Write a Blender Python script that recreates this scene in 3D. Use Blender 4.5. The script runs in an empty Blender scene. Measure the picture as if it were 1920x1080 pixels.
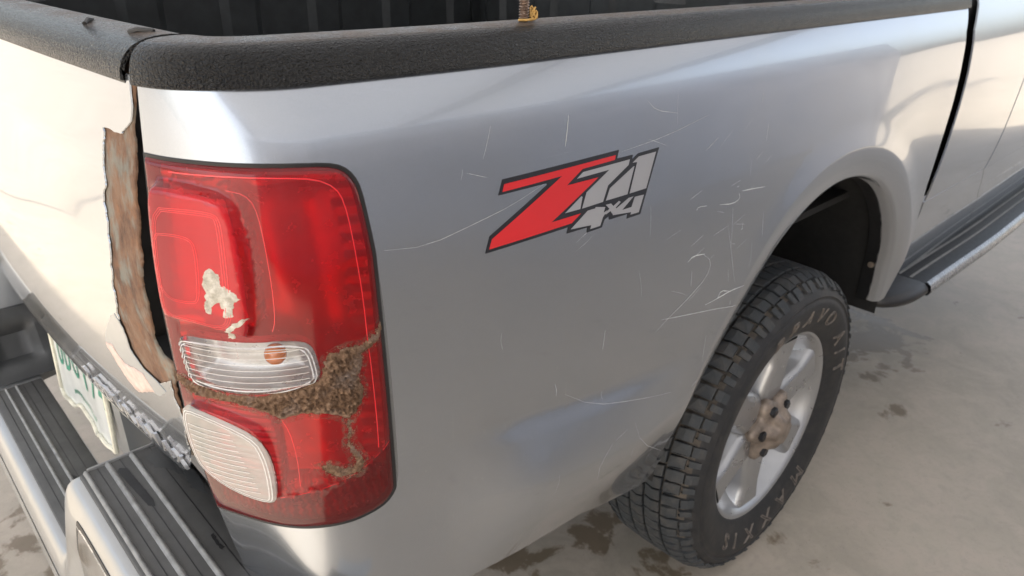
import bpy, bmesh, math, random
from mathutils import Vector, Matrix, noise
from mathutils.geometry import delaunay_2d_cdt
random.seed(7)
R = math.radians
sc = bpy.context.scene

# ------------------------------------------------------------------ camera
cam = bpy.data.cameras.new('camera'); camo = bpy.data.objects.new('camera', cam)
sc.collection.objects.link(camo); sc.camera = camo
CAM_YAW, CAM_PITCH, CAM_ROLL = R(45.776), R(25.446), R(1.2086)
_f = Vector((math.cos(CAM_PITCH)*math.cos(CAM_YAW), math.cos(CAM_PITCH)*math.sin(CAM_YAW), -math.sin(CAM_PITCH)))
_r0 = Vector((math.sin(CAM_YAW), -math.cos(CAM_YAW), 0)); _u0 = _r0.cross(_f)
_r = _r0*math.cos(CAM_ROLL)+_u0*math.sin(CAM_ROLL); _u = _u0*math.cos(CAM_ROLL)-_r0*math.sin(CAM_ROLL)
camo.matrix_world = Matrix(((_r.x, _u.x, -_f.x, -.1916), (_r.y, _u.y, -_f.y, -.5031), (_r.z, _u.z, -_f.z, 1.3651), (0, 0, 0, 1)))
cam.sensor_width = 36; cam.lens = 1347.0/1920*36
cam.dof.use_dof = True; cam.dof.focus_distance = .80; cam.dof.aperture_fstop = 9
cam.clip_start = .02; cam.clip_end = 6000

# ------------------------------------------------------------------ world, sun, exposure
SUN_EL, SUN_AZ = R(50), R(200)      # azimuth of the sun measured from +X towards +Y
w = bpy.data.worlds.new('World'); sc.world = w; w.use_nodes = True
nt = w.node_tree; nt.nodes.clear()
sky = nt.nodes.new('ShaderNodeTexSky'); sky.sky_type = 'NISHITA'; sky.sun_disc = False
sky.sun_elevation = SUN_EL; sky.sun_rotation = R(90)-SUN_AZ; sky.air_density = 1.0; sky.dust_density = 3.0; sky.ozone_density = 1.0
bg = nt.nodes.new('ShaderNodeBackground'); bg.inputs['Strength'].default_value = .13
out = nt.nodes.new('ShaderNodeOutputWorld')
hz = nt.nodes.new('ShaderNodeHueSaturation'); hz.inputs['Saturation'].default_value = .45      # hazy, milky sky
nt.links.new(sky.outputs[0], hz.inputs['Color']); nt.links.new(hz.outputs[0], bg.inputs[0]); nt.links.new(bg.outputs[0], out.inputs[0])
sl = bpy.data.lights.new('sun', 'SUN'); sl.energy = 4.3; sl.angle = R(.6); sl.color = (1, .93, .82)
so = bpy.data.objects.new('sun', sl); sc.collection.objects.link(so)
_d = Vector((math.cos(SUN_EL)*math.cos(SUN_AZ), math.cos(SUN_EL)*math.sin(SUN_AZ), math.sin(SUN_EL)))
so.rotation_euler = _d.to_track_quat('Z', 'Y').to_euler(); so.location = _d*20
vs = sc.view_settings; vs.view_transform = 'Standard'; vs.look = 'None'; vs.gamma = 1; vs.use_curve_mapping = False
vs.exposure = 1.52

# ------------------------------------------------------------------ helpers
def link(o, parent=None):
    sc.collection.objects.link(o)
    if parent is not None: o.parent = parent
    return o
def tag(o, label=None, cat=None, group=None, kind=None):
    if label: o['label'] = label
    if cat: o['category'] = cat
    if group: o['group'] = group
    if kind: o['kind'] = kind
    return o
TRUCK_LOC = Vector((1.7, .925, 0))
truck = bpy.data.objects.new('pickup_truck', None); link(truck); truck.location = TRUCK_LOC; truck.empty_display_size = .3
tag(truck, 'silver double cab pickup truck with rusty tailgate edge and black bed rail caps', 'pickup truck')
def obj(name, verts, faces, mat, parent=None, smooth=True, normals=None, angle=None):
    me = bpy.data.meshes.new(name); me.from_pydata([tuple(v) for v in verts], [], [tuple(f) for f in faces]); me.update()
    o = bpy.data.objects.new(name, me); link(o)
    ms = mat if isinstance(mat, (list, tuple)) else [mat]
    for m in ms: me.materials.append(m)
    if smooth: me.polygons.foreach_set('use_smooth', [True]*len(me.polygons))
    if normals: me.normals_split_custom_set_from_vertices([tuple(n) for n in normals])
    elif smooth and angle: me.set_sharp_from_angle(angle=R(angle))
    if parent is not None:
        o.parent = parent
        if parent is truck: o.matrix_parent_inverse = Matrix.Translation(-TRUCK_LOC)
    return o
def part_empty(name, parent, loc):
    o = bpy.data.objects.new(name, None); link(o); o.empty_display_size = .1; o.location = loc
    o.parent = parent
    if parent is truck: o.matrix_parent_inverse = Matrix.Translation(-TRUCK_LOC)
    return o
def under(o, parent, loc):
    o.parent = parent; o.matrix_parent_inverse = Matrix.Translation(-Vector(loc)); return o
class MB:
    def __init__(s): s.v = []; s.f = []
    def add(s, vs, fs):
        n = len(s.v); s.v += [tuple(v) for v in vs]; s.f += [tuple(i+n for i in f) for f in fs]
    def box(s, x0, x1, y0, y1, z0, z1):
        s.add([(x, y, z) for x in (x0, x1) for y in (y0, y1) for z in (z0, z1)],
              [(0, 1, 3, 2), (4, 6, 7, 5), (0, 4, 5, 1), (2, 3, 7, 6), (0, 2, 6, 4), (1, 5, 7, 3)])
    def loft(s, rings, closed=False, caps=False):
        n = len(rings[0]); vs = [p for r in rings for p in r]; fs = []
        for i in range(len(rings)-1):
            for j in range(n if closed else n-1):
                k = (j+1) % n
                fs.append((i*n+j, i*n+k, (i+1)*n+k, (i+1)*n+j))
        if caps: fs += [tuple(range(n))[::-1], tuple((len(rings)-1)*n+j for j in range(n))]
        s.add(vs, fs)
    def tube(s, pts, r, n=8, caps=True):
        rings = []
        for i, p in enumerate(pts):
            p = Vector(p); t = (Vector(pts[min(i+1, len(pts)-1)])-Vector(pts[max(i-1, 0)])).normalized()
            a = t.orthogonal().normalized() if i == 0 else (a-t*a.dot(t)).normalized()
            b = t.cross(a); rr = r(i) if callable(r) else r
            rings.append([p+(a*math.cos(2*math.pi*k/n)+b*math.sin(2*math.pi*k/n))*rr for k in range(n)])
        s.loft(rings, True, caps)
    def build(s, name, mat, parent=None, smooth=True, angle=40, bevel=0, seg=2):
        if bevel:
            bm = bmesh.new(); vv = [bm.verts.new(v) for v in s.v]
            for f in s.f:
                try: bm.faces.new([vv[i] for i in f])
                except ValueError: pass
            bmesh.ops.recalc_face_normals(bm, faces=bm.faces)
            es = [e for e in bm.edges if len(e.link_faces) == 2 and e.calc_face_angle(0) > .5]
            bmesh.ops.bevel(bm, geom=es, offset=bevel, segments=seg, profile=.5, affect='EDGES', clamp_overlap=True)
            bm.verts.index_update()
            v = [tuple(q.co) for q in bm.verts]; f = [tuple(q.index for q in p.verts) for p in bm.faces]; bm.free()
            return obj(name, v, f, mat, parent, smooth, None, angle)
        return obj(name, s.v, s.f, mat, parent, smooth, None, angle)
def fbm(p, o=4):
    return noise.fractal(Vector(p), 1.0, 2.0, o)

# ------------------------------------------------------------------ materials
MATS = {}
class NT:
    def __init__(s, name):
        s.m = bpy.data.materials.new(name); s.m.use_nodes = True; s.t = s.m.node_tree; s.n = s.t.nodes; s.n.clear()
        s.out = s.n.new('ShaderNodeOutputMaterial'); MATS[name] = s.m
    def node(s, typ, **kw):
        n = s.n.new(typ)
        for k, v in kw.items():
            if hasattr(n, k): setattr(n, k, v)
        return n
    def lk(s, a, b): s.t.links.new(a, b)
    def bsdf(s, **kw):
        b = s.n.new('ShaderNodeBsdfPrincipled')
        for k, v in kw.items():
            k = k.replace('_', ' ')
            b.inputs[k].default_value = (*v, 1) if isinstance(v, tuple) and len(v) == 3 else v
        return b
    def surf(s, sock): s.lk(sock, s.out.inputs['Surface'])
    def coord(s, scale=(1, 1, 1)):
        c = s.n.new('ShaderNodeTexCoord'); mp = s.n.new('ShaderNodeMapping'); mp.inputs['Scale'].default_value = scale
        s.lk(c.outputs['Object'], mp.inputs['Vector']); return mp.outputs[0]
    def noise(s, scale, detail=4, rough=.55, vec=None, dist=0):
        n = s.n.new('ShaderNodeTexNoise'); n.inputs['Scale'].default_value = scale; n.inputs['Detail'].default_value = detail
        n.inputs['Roughness'].default_value = rough; n.inputs['Distortion'].default_value = dist
        s.lk(vec if vec is not None else s.coord(), n.inputs['Vector']); return n.outputs['Fac']
    def ramp(s, fac, stops, interp='LINEAR'):
        r = s.n.new('ShaderNodeValToRGB'); r.color_ramp.interpolation = interp; e = r.color_ramp.elements
        while len(e) < len(stops): e.new(.5)
        for q, (p, c) in zip(e, stops):
            q.position = p; q.color = (c, c, c, 1) if not isinstance(c, tuple) else (*c, 1)
        s.lk(fac, r.inputs[0]); return r.outputs[0]
    def mix(s, fac, a, b):
        m = s.n.new('ShaderNodeMix'); m.data_type = 'RGBA'
        for sock, v in ((m.inputs[0], fac), (m.inputs[6], a), (m.inputs[7], b)):
            if isinstance(v, (int, float)): sock.default_value = v
            elif isinstance(v, tuple): sock.default_value = (*v, 1)
            else: s.lk(v, sock)
        return m.outputs[2]
    def math(s, op, a, b=0.0):
        m = s.n.new('ShaderNodeMath'); m.operation = op
        for sock, v in zip(m.inputs, (a, b)):
            if isinstance(v, (int, float)): sock.default_value = v
            else: s.lk(v, sock)
        return m.outputs[0]
    def bump(s, h, strength=.3, dist=.002):
        b = s.n.new('ShaderNodeBump'); b.inputs['Strength'].default_value = strength; b.inputs['Distance'].default_value = dist
        s.lk(h, b.inputs['Height']); return b.outputs[0]
def simple(name, col, rough=.5, metal=0., var=.15, vs=8, bump=0., bs=200, coat=0., spec=.5):
    t = NT(name); b = t.bsdf(Roughness=rough, Metallic=metal, Coat_Weight=coat, Coat_Roughness=.08, Specular_IOR_Level=spec)
    n = t.noise(vs, 5); c = t.mix(t.ramp(n, [(.3, 0.), (.7, 1.)]), tuple(x*(1-var) for x in col), tuple(min(1, x*(1+var)) for x in col))
    t.lk(c, b.inputs['Base Color'])
    r = t.math('ADD', t.math('MULTIPLY', t.noise(vs*3, 4), .2), rough-.1); t.lk(r, b.inputs['Roughness'])
    if bump: t.lk(t.bump(t.noise(bs, 4), bump, .001), b.inputs['Normal'])
    t.surf(b.outputs[0]); return t.m

def silver_paint():
    t = NT('silver_paint')
    b = t.bsdf(Metallic=.9, Roughness=.24, Coat_Weight=1.0, Coat_Roughness=.03, Coat_IOR=1.5)
    fl = t.noise(2600, 1, .5); dirt = t.noise(5, 6, .6)
    c = t.mix(t.ramp(fl, [(.35, 0.), (.65, 1.)]), (.37, .397, .435), (.445, .473, .515))
    c = t.mix(t.math('MULTIPLY', t.ramp(dirt, [(.45, 0.), (.75, 1.)]), .25), c, (.46, .45, .43))
    # hair scratches: three fans of stretched noise
    sc_ = None
    for k, (sx, sy, sz) in enumerate(((700, 700, 9), (14, 500, 520), (240, 240, 60))):
        v = t.coord((sx, sy, sz)); q = t.noise(1.0, 2, .5, v, .6)
        l = t.ramp(q, [(.715, 0.), (.74, 1.)]); sc_ = l if sc_ is None else t.math('MAXIMUM', sc_, l)
    msk = t.ramp(t.noise(3.1, 3), [(.5, 0.), (.68, 1.)])
    sc_ = t.math('MULTIPLY', t.math('MULTIPLY', sc_, msk), .35)
    c = t.mix(sc_, c, (.8, .8, .8)); t.lk(c, b.inputs['Base Color'])
    t.lk(t.math('ADD', .20, t.math('MULTIPLY', dirt, .08)), b.inputs['Roughness'])
    t.lk(t.math('ADD', .015, t.math('MULTIPLY', t.ramp(dirt, [(.4, 0.), (.8, 1.)]), .12)), b.inputs['Coat Roughness'])
    t.surf(b.outputs[0]); return t.m
silver_paint()
def leather_plastic():
    t = NT('cap_plastic'); b = t.bsdf(Specular_IOR_Level=.38)
    v = t.coord(); n1 = t.noise(310, 2, .5, v, 1.1)
    vo = t.node('ShaderNodeTexVoronoi'); vo.feature = 'DISTANCE_TO_EDGE'; vo.inputs['Scale'].default_value = 290
    mp = t.coord((1, 1, 1)); t.lk(mp, vo.inputs['Vector'])
    h = t.math('ADD', t.math('MULTIPLY', t.ramp(n1, [(.35, 0.), (.62, 1.)]), .8), t.math('MULTIPLY', t.ramp(vo.outputs[0], [(0., 0.), (.25, 1.)]), .5))
    t.lk(t.bump(h, 1.0, .0024), b.inputs['Normal'])
    g = t.node('ShaderNodeNewGeometry'); sx = t.node('ShaderNodeSeparateXYZ'); t.lk(g.outputs['Normal'], sx.inputs[0])
    dust = t.math('MULTIPLY', t.ramp(sx.outputs[2], [(.93, 0.), (.999, 1.)]), t.ramp(t.noise(26, 6, .65), [(.3, .25), (.62, 1.)]))
    c = t.mix(t.math('MULTIPLY', dust, .75), t.mix(t.noise(60, 4), (.003, .0033, .0045), (.007, .0073, .0085)), t.mix(t.noise(90, 4), (.14, .09, .06), (.24, .18, .135)))
    t.lk(c, b.inputs['Base Color'])
    t.lk(t.math('ADD', .15, t.math('MULTIPLY', dust, .3)), b.inputs['Roughness']); t.surf(b.outputs[0]); return t.m
leather_plastic()
def rust():
    t = NT('rusty_steel'); b = t.bsdf(Roughness=.85)
    n = t.noise(1, 8, .7, t.coord((44, 44, 26))); n2 = t.noise(60, 6, .7); n3 = t.noise(1, 4, .6, t.coord((24, 30, 15)))
    c = t.ramp(n, [(.28, (.05, .028, .02)), (.45, (.14, .075, .045)), (.58, (.20, .115, .07)), (.72, (.21, .155, .115))])
    c = t.mix(t.ramp(n3, [(.52, 0.), (.62, .6)]), c, (.22, .24, .21))
    c = t.mix(t.ramp(n2, [(.52, 0.), (.72, .6)]), c, (.27, .115, .045))
    t.lk(c, b.inputs['Base Color']); t.lk(t.bump(n2, .9, .004), b.inputs['Normal']); t.surf(b.outputs[0])
rust()
STAINS = ((2.5, .30, .42), (1.0, .26, .24), (2.0, .45, .3), (.75, .42, .2), (-.12, 1.2, .3))
def concrete():
    t = NT('concrete'); b = t.bsdf()
    v = t.coord(); n1 = t.noise(.9, 8, .62, v, .3); n2 = t.noise(7, 8, .68, v, .6); n3 = t.noise(45, 6, .7, v)
    c = t.mix(t.ramp(n1, [(.3, 0.), (.7, 1.)]), (.30, .268, .215), (.44, .388, .318))
    c = t.mix(t.ramp(n2, [(.42, 0.), (.62, .6)]), c, (.47, .40, .335))
    c = t.mix(t.ramp(n3, [(.5, 0.), (.8, .3)]), c, (.25, .23, .20))
    nz = t.noise(17, 8, .7, v, 1.2); c = t.mix(t.ramp(nz, [(.50, 0.), (.70, .3)]), c, (.27, .245, .21))
    ns = t.noise(260, 2, .5, v); c = t.mix(t.ramp(ns, [(.68, 0.), (.74, .7)]), c, (.12, .10, .085))
    # damp muddy marks, strongest along the wheel track
    sp = t.node('ShaderNodeSeparateXYZ'); t.lk(v, sp.inputs[0])
    n4 = t.noise(2.6, 7, .62, v, .5); 
    band = None
    for cx, cy, r1 in STAINS:
        dx = t.math('SUBTRACT', sp.outputs[0], cx); dy = t.math('SUBTRACT', sp.outputs[1], cy)
        q = t.ramp(t.math('SQRT', t.math('ADD', t.math('MULTIPLY', dx, dx), t.math('MULTIPLY', dy, dy))), [(r1*.35, 1.), (r1, 0.)]); band = q if band is None else t.math('MAXIMUM', band, q)
    n5 = t.noise(6.5, 6, .6, v, .4)
    wet = t.ramp(t.math('ADD', t.math('MULTIPLY', t.math('ADD', n4, n5), .5), t.math('MULTIPLY', band, .125)), [(.60, 0.), (.625, 1.)])
    c = t.mix(t.math('MULTIPLY', wet, .75), c, t.mix(n2, (.10, .068, .035), (.16, .115, .065)))
    t.lk(c, b.inputs['Base Color'])
    t.lk(t.math('SUBTRACT', .55, t.math('MULTIPLY', wet, .2)), b.inputs['Roughness'])
    t.lk(t.bump(t.math('ADD', n2, t.math('MULTIPLY', n3, .5)), .25, .004), b.inputs['Normal']); t.surf(b.outputs[0])
concrete()
def lens(name, tint, body, fac, rough=.04, clear=.0):
    t = NT(name); tr = t.node('ShaderNodeBsdfTransparent'); tr.inputs[0].default_value = (*tint, 1)
    d = t.bsdf(Base_Color=body, Roughness=.35, Specular_IOR_Level=0.)
    n = t.noise(9, 5); cc = t.mix(n, tuple(x*.75 for x in body), tuple(min(1, x*1.2) for x in body)); t.lk(cc, d.inputs['Base Color'])
    mx = t.node('ShaderNodeMixShader'); mx.inputs[0].default_value = fac; t.lk(tr.outputs[0], mx.inputs[1]); t.lk(d.outputs[0], mx.inputs[2])
    gl = t.node('ShaderNodeBsdfGlossy'); gl.inputs['Roughness'].default_value = rough; gl.inputs['Color'].default_value = (1, 1, 1, 1)
    t.lk(t.math('ADD', rough, t.math('MULTIPLY', t.ramp(t.noise(14, 6, .65), [(.4, 0.), (.7, 1.)]), .10)), gl.inputs['Roughness'])
    fr = t.node('ShaderNodeFresnel'); fr.inputs[0].default_value = 1.5
    m2 = t.node('ShaderNodeMixShader'); t.lk(fr.outputs[0], m2.inputs[0]); t.lk(mx.outputs[0], m2.inputs[1]); t.lk(gl.outputs[0], m2.inputs[2])
    t.surf(m2.outputs[0]); return t.m
lens('red_lens', (.86, .025, .04), (.42, .004, .010), .32)
lens('brake_lens', (.90, .04, .055), (.56, .016, .028), .50, .05)
lens('dark_red_lens', (.55, .02, .02), (.16, .006, .008), .45)
lens('clear_lens', (.95, .95, .94), (.7, .7, .69), .03)
lens('milky_lens', (.90, .89, .86), (.50, .48, .44), .62, .06)
simple('red_rib', (.80, .02, .03), .25, var=.1, coat=1.)
simple('red_housing', (.88, .72, .72), .25, .55, .2, 22)
simple('chrome_reflector', (.55, .55, .56), .3, .5, .12, 40)
simple('amber_bulb', (.85, .22, .02), .15, 0., .1, coat=1.)
simple('black_gasket', (.012, .012, .013), .5)
simple('black_paint', (.008, .008, .009), .45, 0, .3, 40)
simple('liner_plastic', (.016, .018, .019), .45, 0., .3, 30, .2, 300)
simple('black_plastic', (.016, .016, .017), .38, 0, .2, 30, .1, 500)
simple('grey_plastic', (.05, .052, .054), .5, 0, .2, 20, .15, 400)
simple('step_pad_plastic', (.075, .075, .074), .6, 0, .16, 25, .15, 500)
simple('worn_ridge', (.24, .24, .235), .55, .0, .25, 60)
simple('bumper_silver', (.36, .37, .375), .36, .6, .06, 8, coat=.6)
simple('chrome', (.70, .70, .71), .28, .85, .05)
simple('dull_chrome', (.30, .30, .30), .28, .9, .2, 30)
simple('alloy', (.40, .405, .415), .30, .75, .06, 12, coat=.2)
simple('hub_tan', (.23, .185, .15), .45, .35, .4, 45)
simple('nut_black', (.02, .02, .022), .35, .4)
simple('decal_black', (.012, .013, .018), .35, coat=.3)
simple('decal_red', (.62, .018, .022), .35, var=.05, coat=.3)
simple('decal_silver', (.40, .40, .415), .42, .35, .05, coat=.3)
simple('scratch_white', (.62, .63, .63), .6, 0, .15, 200)
simple('lens_line', (.60, .59, .57), .35, 0, .1, 200)
simple('primer_grey', (.36, .37, .37), .35, .2, .06, coat=.5)
simple('peeled_pink', (.62, .48, .42), .7, 0, .15, 120, .3, 300)
simple('plate_white', (.60, .62, .60), .35, 0, .08, 30, coat=.4)
simple('plate_green', (.02, .20, .13), .5)
simple('plate_rim', (.62, .60, .50), .4, .3, .2, 40)
simple('brass_rod', (.33, .25, .20), .4, .9, .3, 90)
simple('string_yellow', (.55, .33, .10), .8, 0, .3, 200)
simple('mirror_metal', (.78, .78, .77), .1, 1., .08, 30)
simple('roof_post', (.4, .41, .42), .5, .0, .1)
simple('wall_plaster', (.53, .54, .595), .85, .0, .2, 1.5, .2, 60)
simple('glass_dark', (.02, .024, .025), .05, 0, .1, coat=1.)
simple('underbody', (.010, .0095, .009), .8, 0, .3, 20)
def roof_mat():  # translucent so that soft light falls through the added roof
    t = NT('roof_sheet'); d = t.node('ShaderNodeBsdfDiffuse'); d.inputs[0].default_value = (.55, .57, .60, 1)
    tr = t.node('ShaderNodeBsdfTranslucent'); n = t.noise(.8, 3); t.lk(t.mix(n, (.64, .66, .72), (.74, .76, .81)), tr.inputs[0])
    m = t.node('ShaderNodeMixShader'); m.inputs[0].default_value = .215; t.lk(d.outputs[0], m.inputs[1]); t.lk(tr.outputs[0], m.inputs[2]); t.surf(m.outputs[0])
roof_mat()
def drop_mat():
    t = NT('bird_dropping'); b = t.bsdf(Roughness=.9)
    n = t.noise(160, 6, .7); c = t.ramp(n, [(.3, (.30, .27, .21)), (.5, (.52, .48, .40)), (.68, (.74, .70, .63))])
    t.lk(c, b.inputs['Base Color']); t.lk(t.bump(n, .8, .002), b.inputs['Normal']); t.surf(b.outputs[0])
drop_mat()
def mud_mat():
    t = NT('dry_mud'); b = t.bsdf(Roughness=.95, Specular_IOR_Level=.2)
    n = t.noise(260, 6, .75); n2 = t.noise(40, 4, .6)
    c = t.ramp(n, [(.28, (.045, .028, .018)), (.45, (.17, .10, .06)), (.6, (.30, .19, .12)), (.75, (.42, .31, .22))])
    c = t.mix(t.ramp(n2, [(.5, 0.), (.72, .5)]), c, (.30, .26, .24))
    t.lk(c, b.inputs['Base Color']); t.lk(t.bump(n, .9, .003), b.inputs['Normal']); t.surf(b.outputs[0])
mud_mat()
def film_mat():
    t = NT('mud_film'); tr = t.node('ShaderNodeBsdfTransparent'); d = t.bsdf(Base_Color=(.26, .18, .13), Roughness=.95, Specular_IOR_Level=.1)
    n = t.noise(170, 7, .75); n2 = t.noise(45, 4, .6)
    m = t.node('ShaderNodeMixShader'); t.lk(t.math('MULTIPLY', t.ramp(n, [(.46, 0.), (.66, 1.)]), t.ramp(n2, [(.35, .2), (.62, .9)])), m.inputs[0]); t.lk(tr.outputs[0], m.inputs[1]); t.lk(d.outputs[0], m.inputs[2]); t.surf(m.outputs[0])
film_mat()
simple('step_plastic', (.007, .007, .008), .4, 0, .2, 30, spec=.2)
def rubber(name, a, bcol, dust, rough=.7):
    t = NT(name); b = t.bsdf(Specular_IOR_Level=.35)
    n = t.noise(38, 6, .65); n2 = t.noise(220, 4, .6)
    c = t.mix(n2, a, bcol); c = t.mix(t.math('MULTIPLY', t.ramp(n, [(.45, 0.), (.7, 1.)]), .55), c, dust)
    t.lk(c, b.inputs['Base Color']); b.inputs['Roughness'].default_value = rough
    t.lk(t.bump(n2, .3, .001), b.inputs['Normal']); t.surf(b.outputs[0])
rubber('rubber', (.016, .017, .018), (.03, .03, .032), (.055, .05, .045), .55)
rubber('tread_rubber', (.028, .032, .036), (.05, .055, .06), (.10, .09, .08), .6)
rubber('dusty_groove', (.045, .04, .035), (.10, .085, .07), (.17, .14, .11), .9)
simple('sidewall_letter', (.14, .118, .10), .6)
M = MATS

# ------------------------------------------------------------------ ground, added shade roof and wall
GN = 3000.
obj('ground', [(-GN, -GN, 0), (GN, -GN, 0), (GN, GN, 0), (-GN, GN, 0)], [(0, 1, 2, 3)], M['concrete'])
tag(bpy.data.objects['ground'], kind='structure')
RX0, RX1, RY0, RY1, RZ = -2.6, 5.2, -4.2, 5.0, 2.75
mb = MB(); nrib = 60; rr = []
for i in range(nrib*4+1):
    y = RY0+(RY1-RY0)*i/(nrib*4); z = RZ+.02*(1 if i % 4 in (1, 2) else 0)
    rr.append([(RX0, y, z), (RX1, y, z)])
mb.loft(rr)
roof = bpy.data.objects.new('shade_roof', None); link(roof); roof.location = (0, 0, 0)  # unseen roof, added to keep the sun off the truck
tag(roof, 'unseen grey corrugated roof added above the truck to shade it', 'added shade roof')
mb.build('roof_sheet', M['roof_sheet'], roof, smooth=False)
for x, y in ((RX0+.15, RY1-.15), (RX1-.15, RY0+.15), (RX1-.15, RY1-.15)):
    q = MB(); q.box(x-.05, x+.05, y-.05, y+.05, 0, RZ-.1); q.build('post', M['roof_post'], roof, bevel=.006)
for x in (RX0+.15, 2.5, RX1-.15):
    q = MB(); q.box(x-.04, x+.04, RY0+.05, RY1-.05, RZ-.16, RZ-.003); q.build('beam', M['roof_post'], roof, bevel=.006)

q = MB(); q.box(-3.2, 12.0, -3.95, -3.75, 0, 2.5); wl = q.build('reflection_wall', M['wall_plaster'], None, bevel=.01)  # unseen wall, added for its reflection in the side paint
tag(wl, 'unseen grey plastered wall added on the right to be reflected in the paint', 'wall')
# ------------------------------------------------------------------ body surface functions
def sst(a,b,x):
    t=min(1,max(0,(x-a)/(b-a))); return t*t*(3-2*t)
class Spl:
    def __init__(s,pts):
        pts=sorted(pts); s.x=[p[0] for p in pts]; s.y=[p[1] for p in pts]; n=len(pts)
        d=[(s.y[i+1]-s.y[i])/(s.x[i+1]-s.x[i]) for i in range(n-1)]
        m=[d[0]]+[(d[i-1]+d[i])/2 if d[i-1]*d[i]>0 else 0 for i in range(1,n-1)]+[d[-1]]
        for i in range(n-1):
            if d[i]==0: m[i]=m[i+1]=0
            else:
                a,b=m[i]/d[i],m[i+1]/d[i]
                if a*a+b*b>9:
                    t=3/math.sqrt(a*a+b*b); m[i]=t*a*d[i]; m[i+1]=t*b*d[i]
        s.m=m
    def __call__(s,x):
        X=s.x
        if x<=X[0]: return s.y[0]+s.m[0]*(x-X[0])
        if x>=X[-1]: return s.y[-1]+s.m[-1]*(x-X[-1])
        i=0
        while x>X[i+1]: i+=1
        h=X[i+1]-X[i]; t=(x-X[i])/h
        return (s.y[i]*(1+2*t)*(1-t)**2+s.m[i]*h*t*(1-t)**2+s.y[i+1]*t*t*(3-2*t)+s.m[i+1]*h*t*t*(t-1))
# plan curve
PH0,PH1,LC,LB=12.,86.,.165,.32
DS=.002
_pl=[]
x,y=0.,.147
for i in range(1500):
    s=i*DS
    ph=math.radians(PH0+(PH1-PH0)*min(1,s/LC)+(90-PH1)*sst(LC,LC+LB,s))
    _pl.append((x,y,ph)); x+=DS*math.sin(ph); y-=DS*math.cos(ph)
def plan(s):
    f=max(0,min(1497.99,s/DS)); i=int(f); t=f-i
    a,b=_pl[i],_pl[i+1]
    e=(s/DS-f)*DS
    ph=a[2]+(b[2]-a[2])*t
    return a[0]+(b[0]-a[0])*t+e*math.sin(ph), a[1]+(b[1]-a[1])*t-e*math.cos(ph), ph
DR=Spl([(1.30,-.012),(1.256,-.006),(1.2,0),(1.12,.0075),(1.05,.012),(.95,.011),(.87,.005),(.81,-.002),(.7,-.02),(.5,-.06)])
DSD=Spl([(1.30,-.05),(1.256,-.022),(1.23,-.0095),(1.205,-.001),(1.19,.0025),(1.15,.007),(1.0,.017),(.9,.021),(.8,.022),(.7,.020),(.6,.010),(.5,-.008),(.4,-.03)])
EX=Spl([(1.256,0),(1.205,0),(1.15,.002),(1.1,.005),(1.0,.013),(.9,.019),(.84,.021),(.75,.018),(.65,.010),(.55,0)])
AX,AZ,AR=1.195,.485,.480
def arch_d(x,z):
    if z>=AZ: return math.hypot(x-AX,z-AZ)-AR
    return abs(x-AX)-AR+ (AZ-z)*.05
def off(s,z,x,ph):
    w=sst(math.radians(PH0+10),math.radians(84),ph)
    d=DR(z)*(1-w)+DSD(z)*w
    if x>.15: d+=.8*EX(z)*sst(.15,.5,x)*(1-sst(1.25,1.7,x))
    # ridge
    if .2<x<.8:
        zt=.842-(x-.30)*.14; zb=zt-.086
        win=sst(.20,.36,x)*(1-sst(.50,.80,x))
        if z<zb: f=1-sst(0,.19,zb-z)
        elif z<zt+.006:
            q=(z-zb)/(zt+.006-zb); f=1-(.8*q+.2*sst(0,1,q))
        else: f=0
        g=1-sst(0,.13,z-zt) if z>zt else 1-sst(0,.03,zt-z)
        d+=win*(.030*f-.002*g*g)
    r=arch_d(x,z)
    if r<.13:
        f=(1-sst(.03,.12,r))*sst(.6,.8,z); d+=f*.005
        d-=.018*max(0,1-r/.068)**1.3*(.4+.6*sst(.50,.66,z))
        if r<.014:
            q=max(-.002,r); u=1-q/.014; d-=.014*(1-math.sqrt(max(0,1-u*u)))
    if s<.3 and z<.72:
        q=math.hypot((s-.11)/.14,(z-.585)/.10); d+=.010*(1-sst(.72,1.05,q))
    return d
def B(s,z,o=0.):
    x,y,ph=plan(s); d=off(s,z,x,ph)+o
    return (x-math.cos(ph)*d, y-math.sin(ph)*d, z)


def nrm(fn, s, z, e=.0015):
    a = Vector(fn(s+e, z))-Vector(fn(s-e, z)); b = Vector(fn(s, z+e))-Vector(fn(s, z-e))
    return a.cross(b).normalized()
def densify(poly, step, closed=True):
    out_ = []; n = len(poly)
    for i in range(n if closed else n-1):
        a = poly[i]; b = poly[(i+1) % n]; L = math.hypot(b[0]-a[0], b[1]-a[1]); k = max(1, int(math.ceil(L/step)))
        out_ += [(a[0]+(b[0]-a[0])*j/k, a[1]+(b[1]-a[1])*j/k) for j in range(k)]
    if not closed: out_.append(poly[-1])
    return out_
def chaikin(poly, it=2, closed=True):
    for _ in range(it):
        n = len(poly); q = [] if closed else [poly[0]]
        for i in range(n if closed else n-1):
            a = poly[i]; b = poly[(i+1) % n]
            q += [(a[0]*.75+b[0]*.25, a[1]*.75+b[1]*.25), (a[0]*.25+b[0]*.75, a[1]*.25+b[1]*.75)]
        if not closed: q.append(poly[-1])
        poly = q
    return poly
def inside(p, poly):
    c = False; x, y = p; j = len(poly)-1
    for i in range(len(poly)):
        a = poly[i]; b = poly[j]
        if (a[1] > y) != (b[1] > y) and x < (b[0]-a[0])*(y-a[1])/(b[1]-a[1])+a[0]: c = not c
        j = i
    return c
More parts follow.
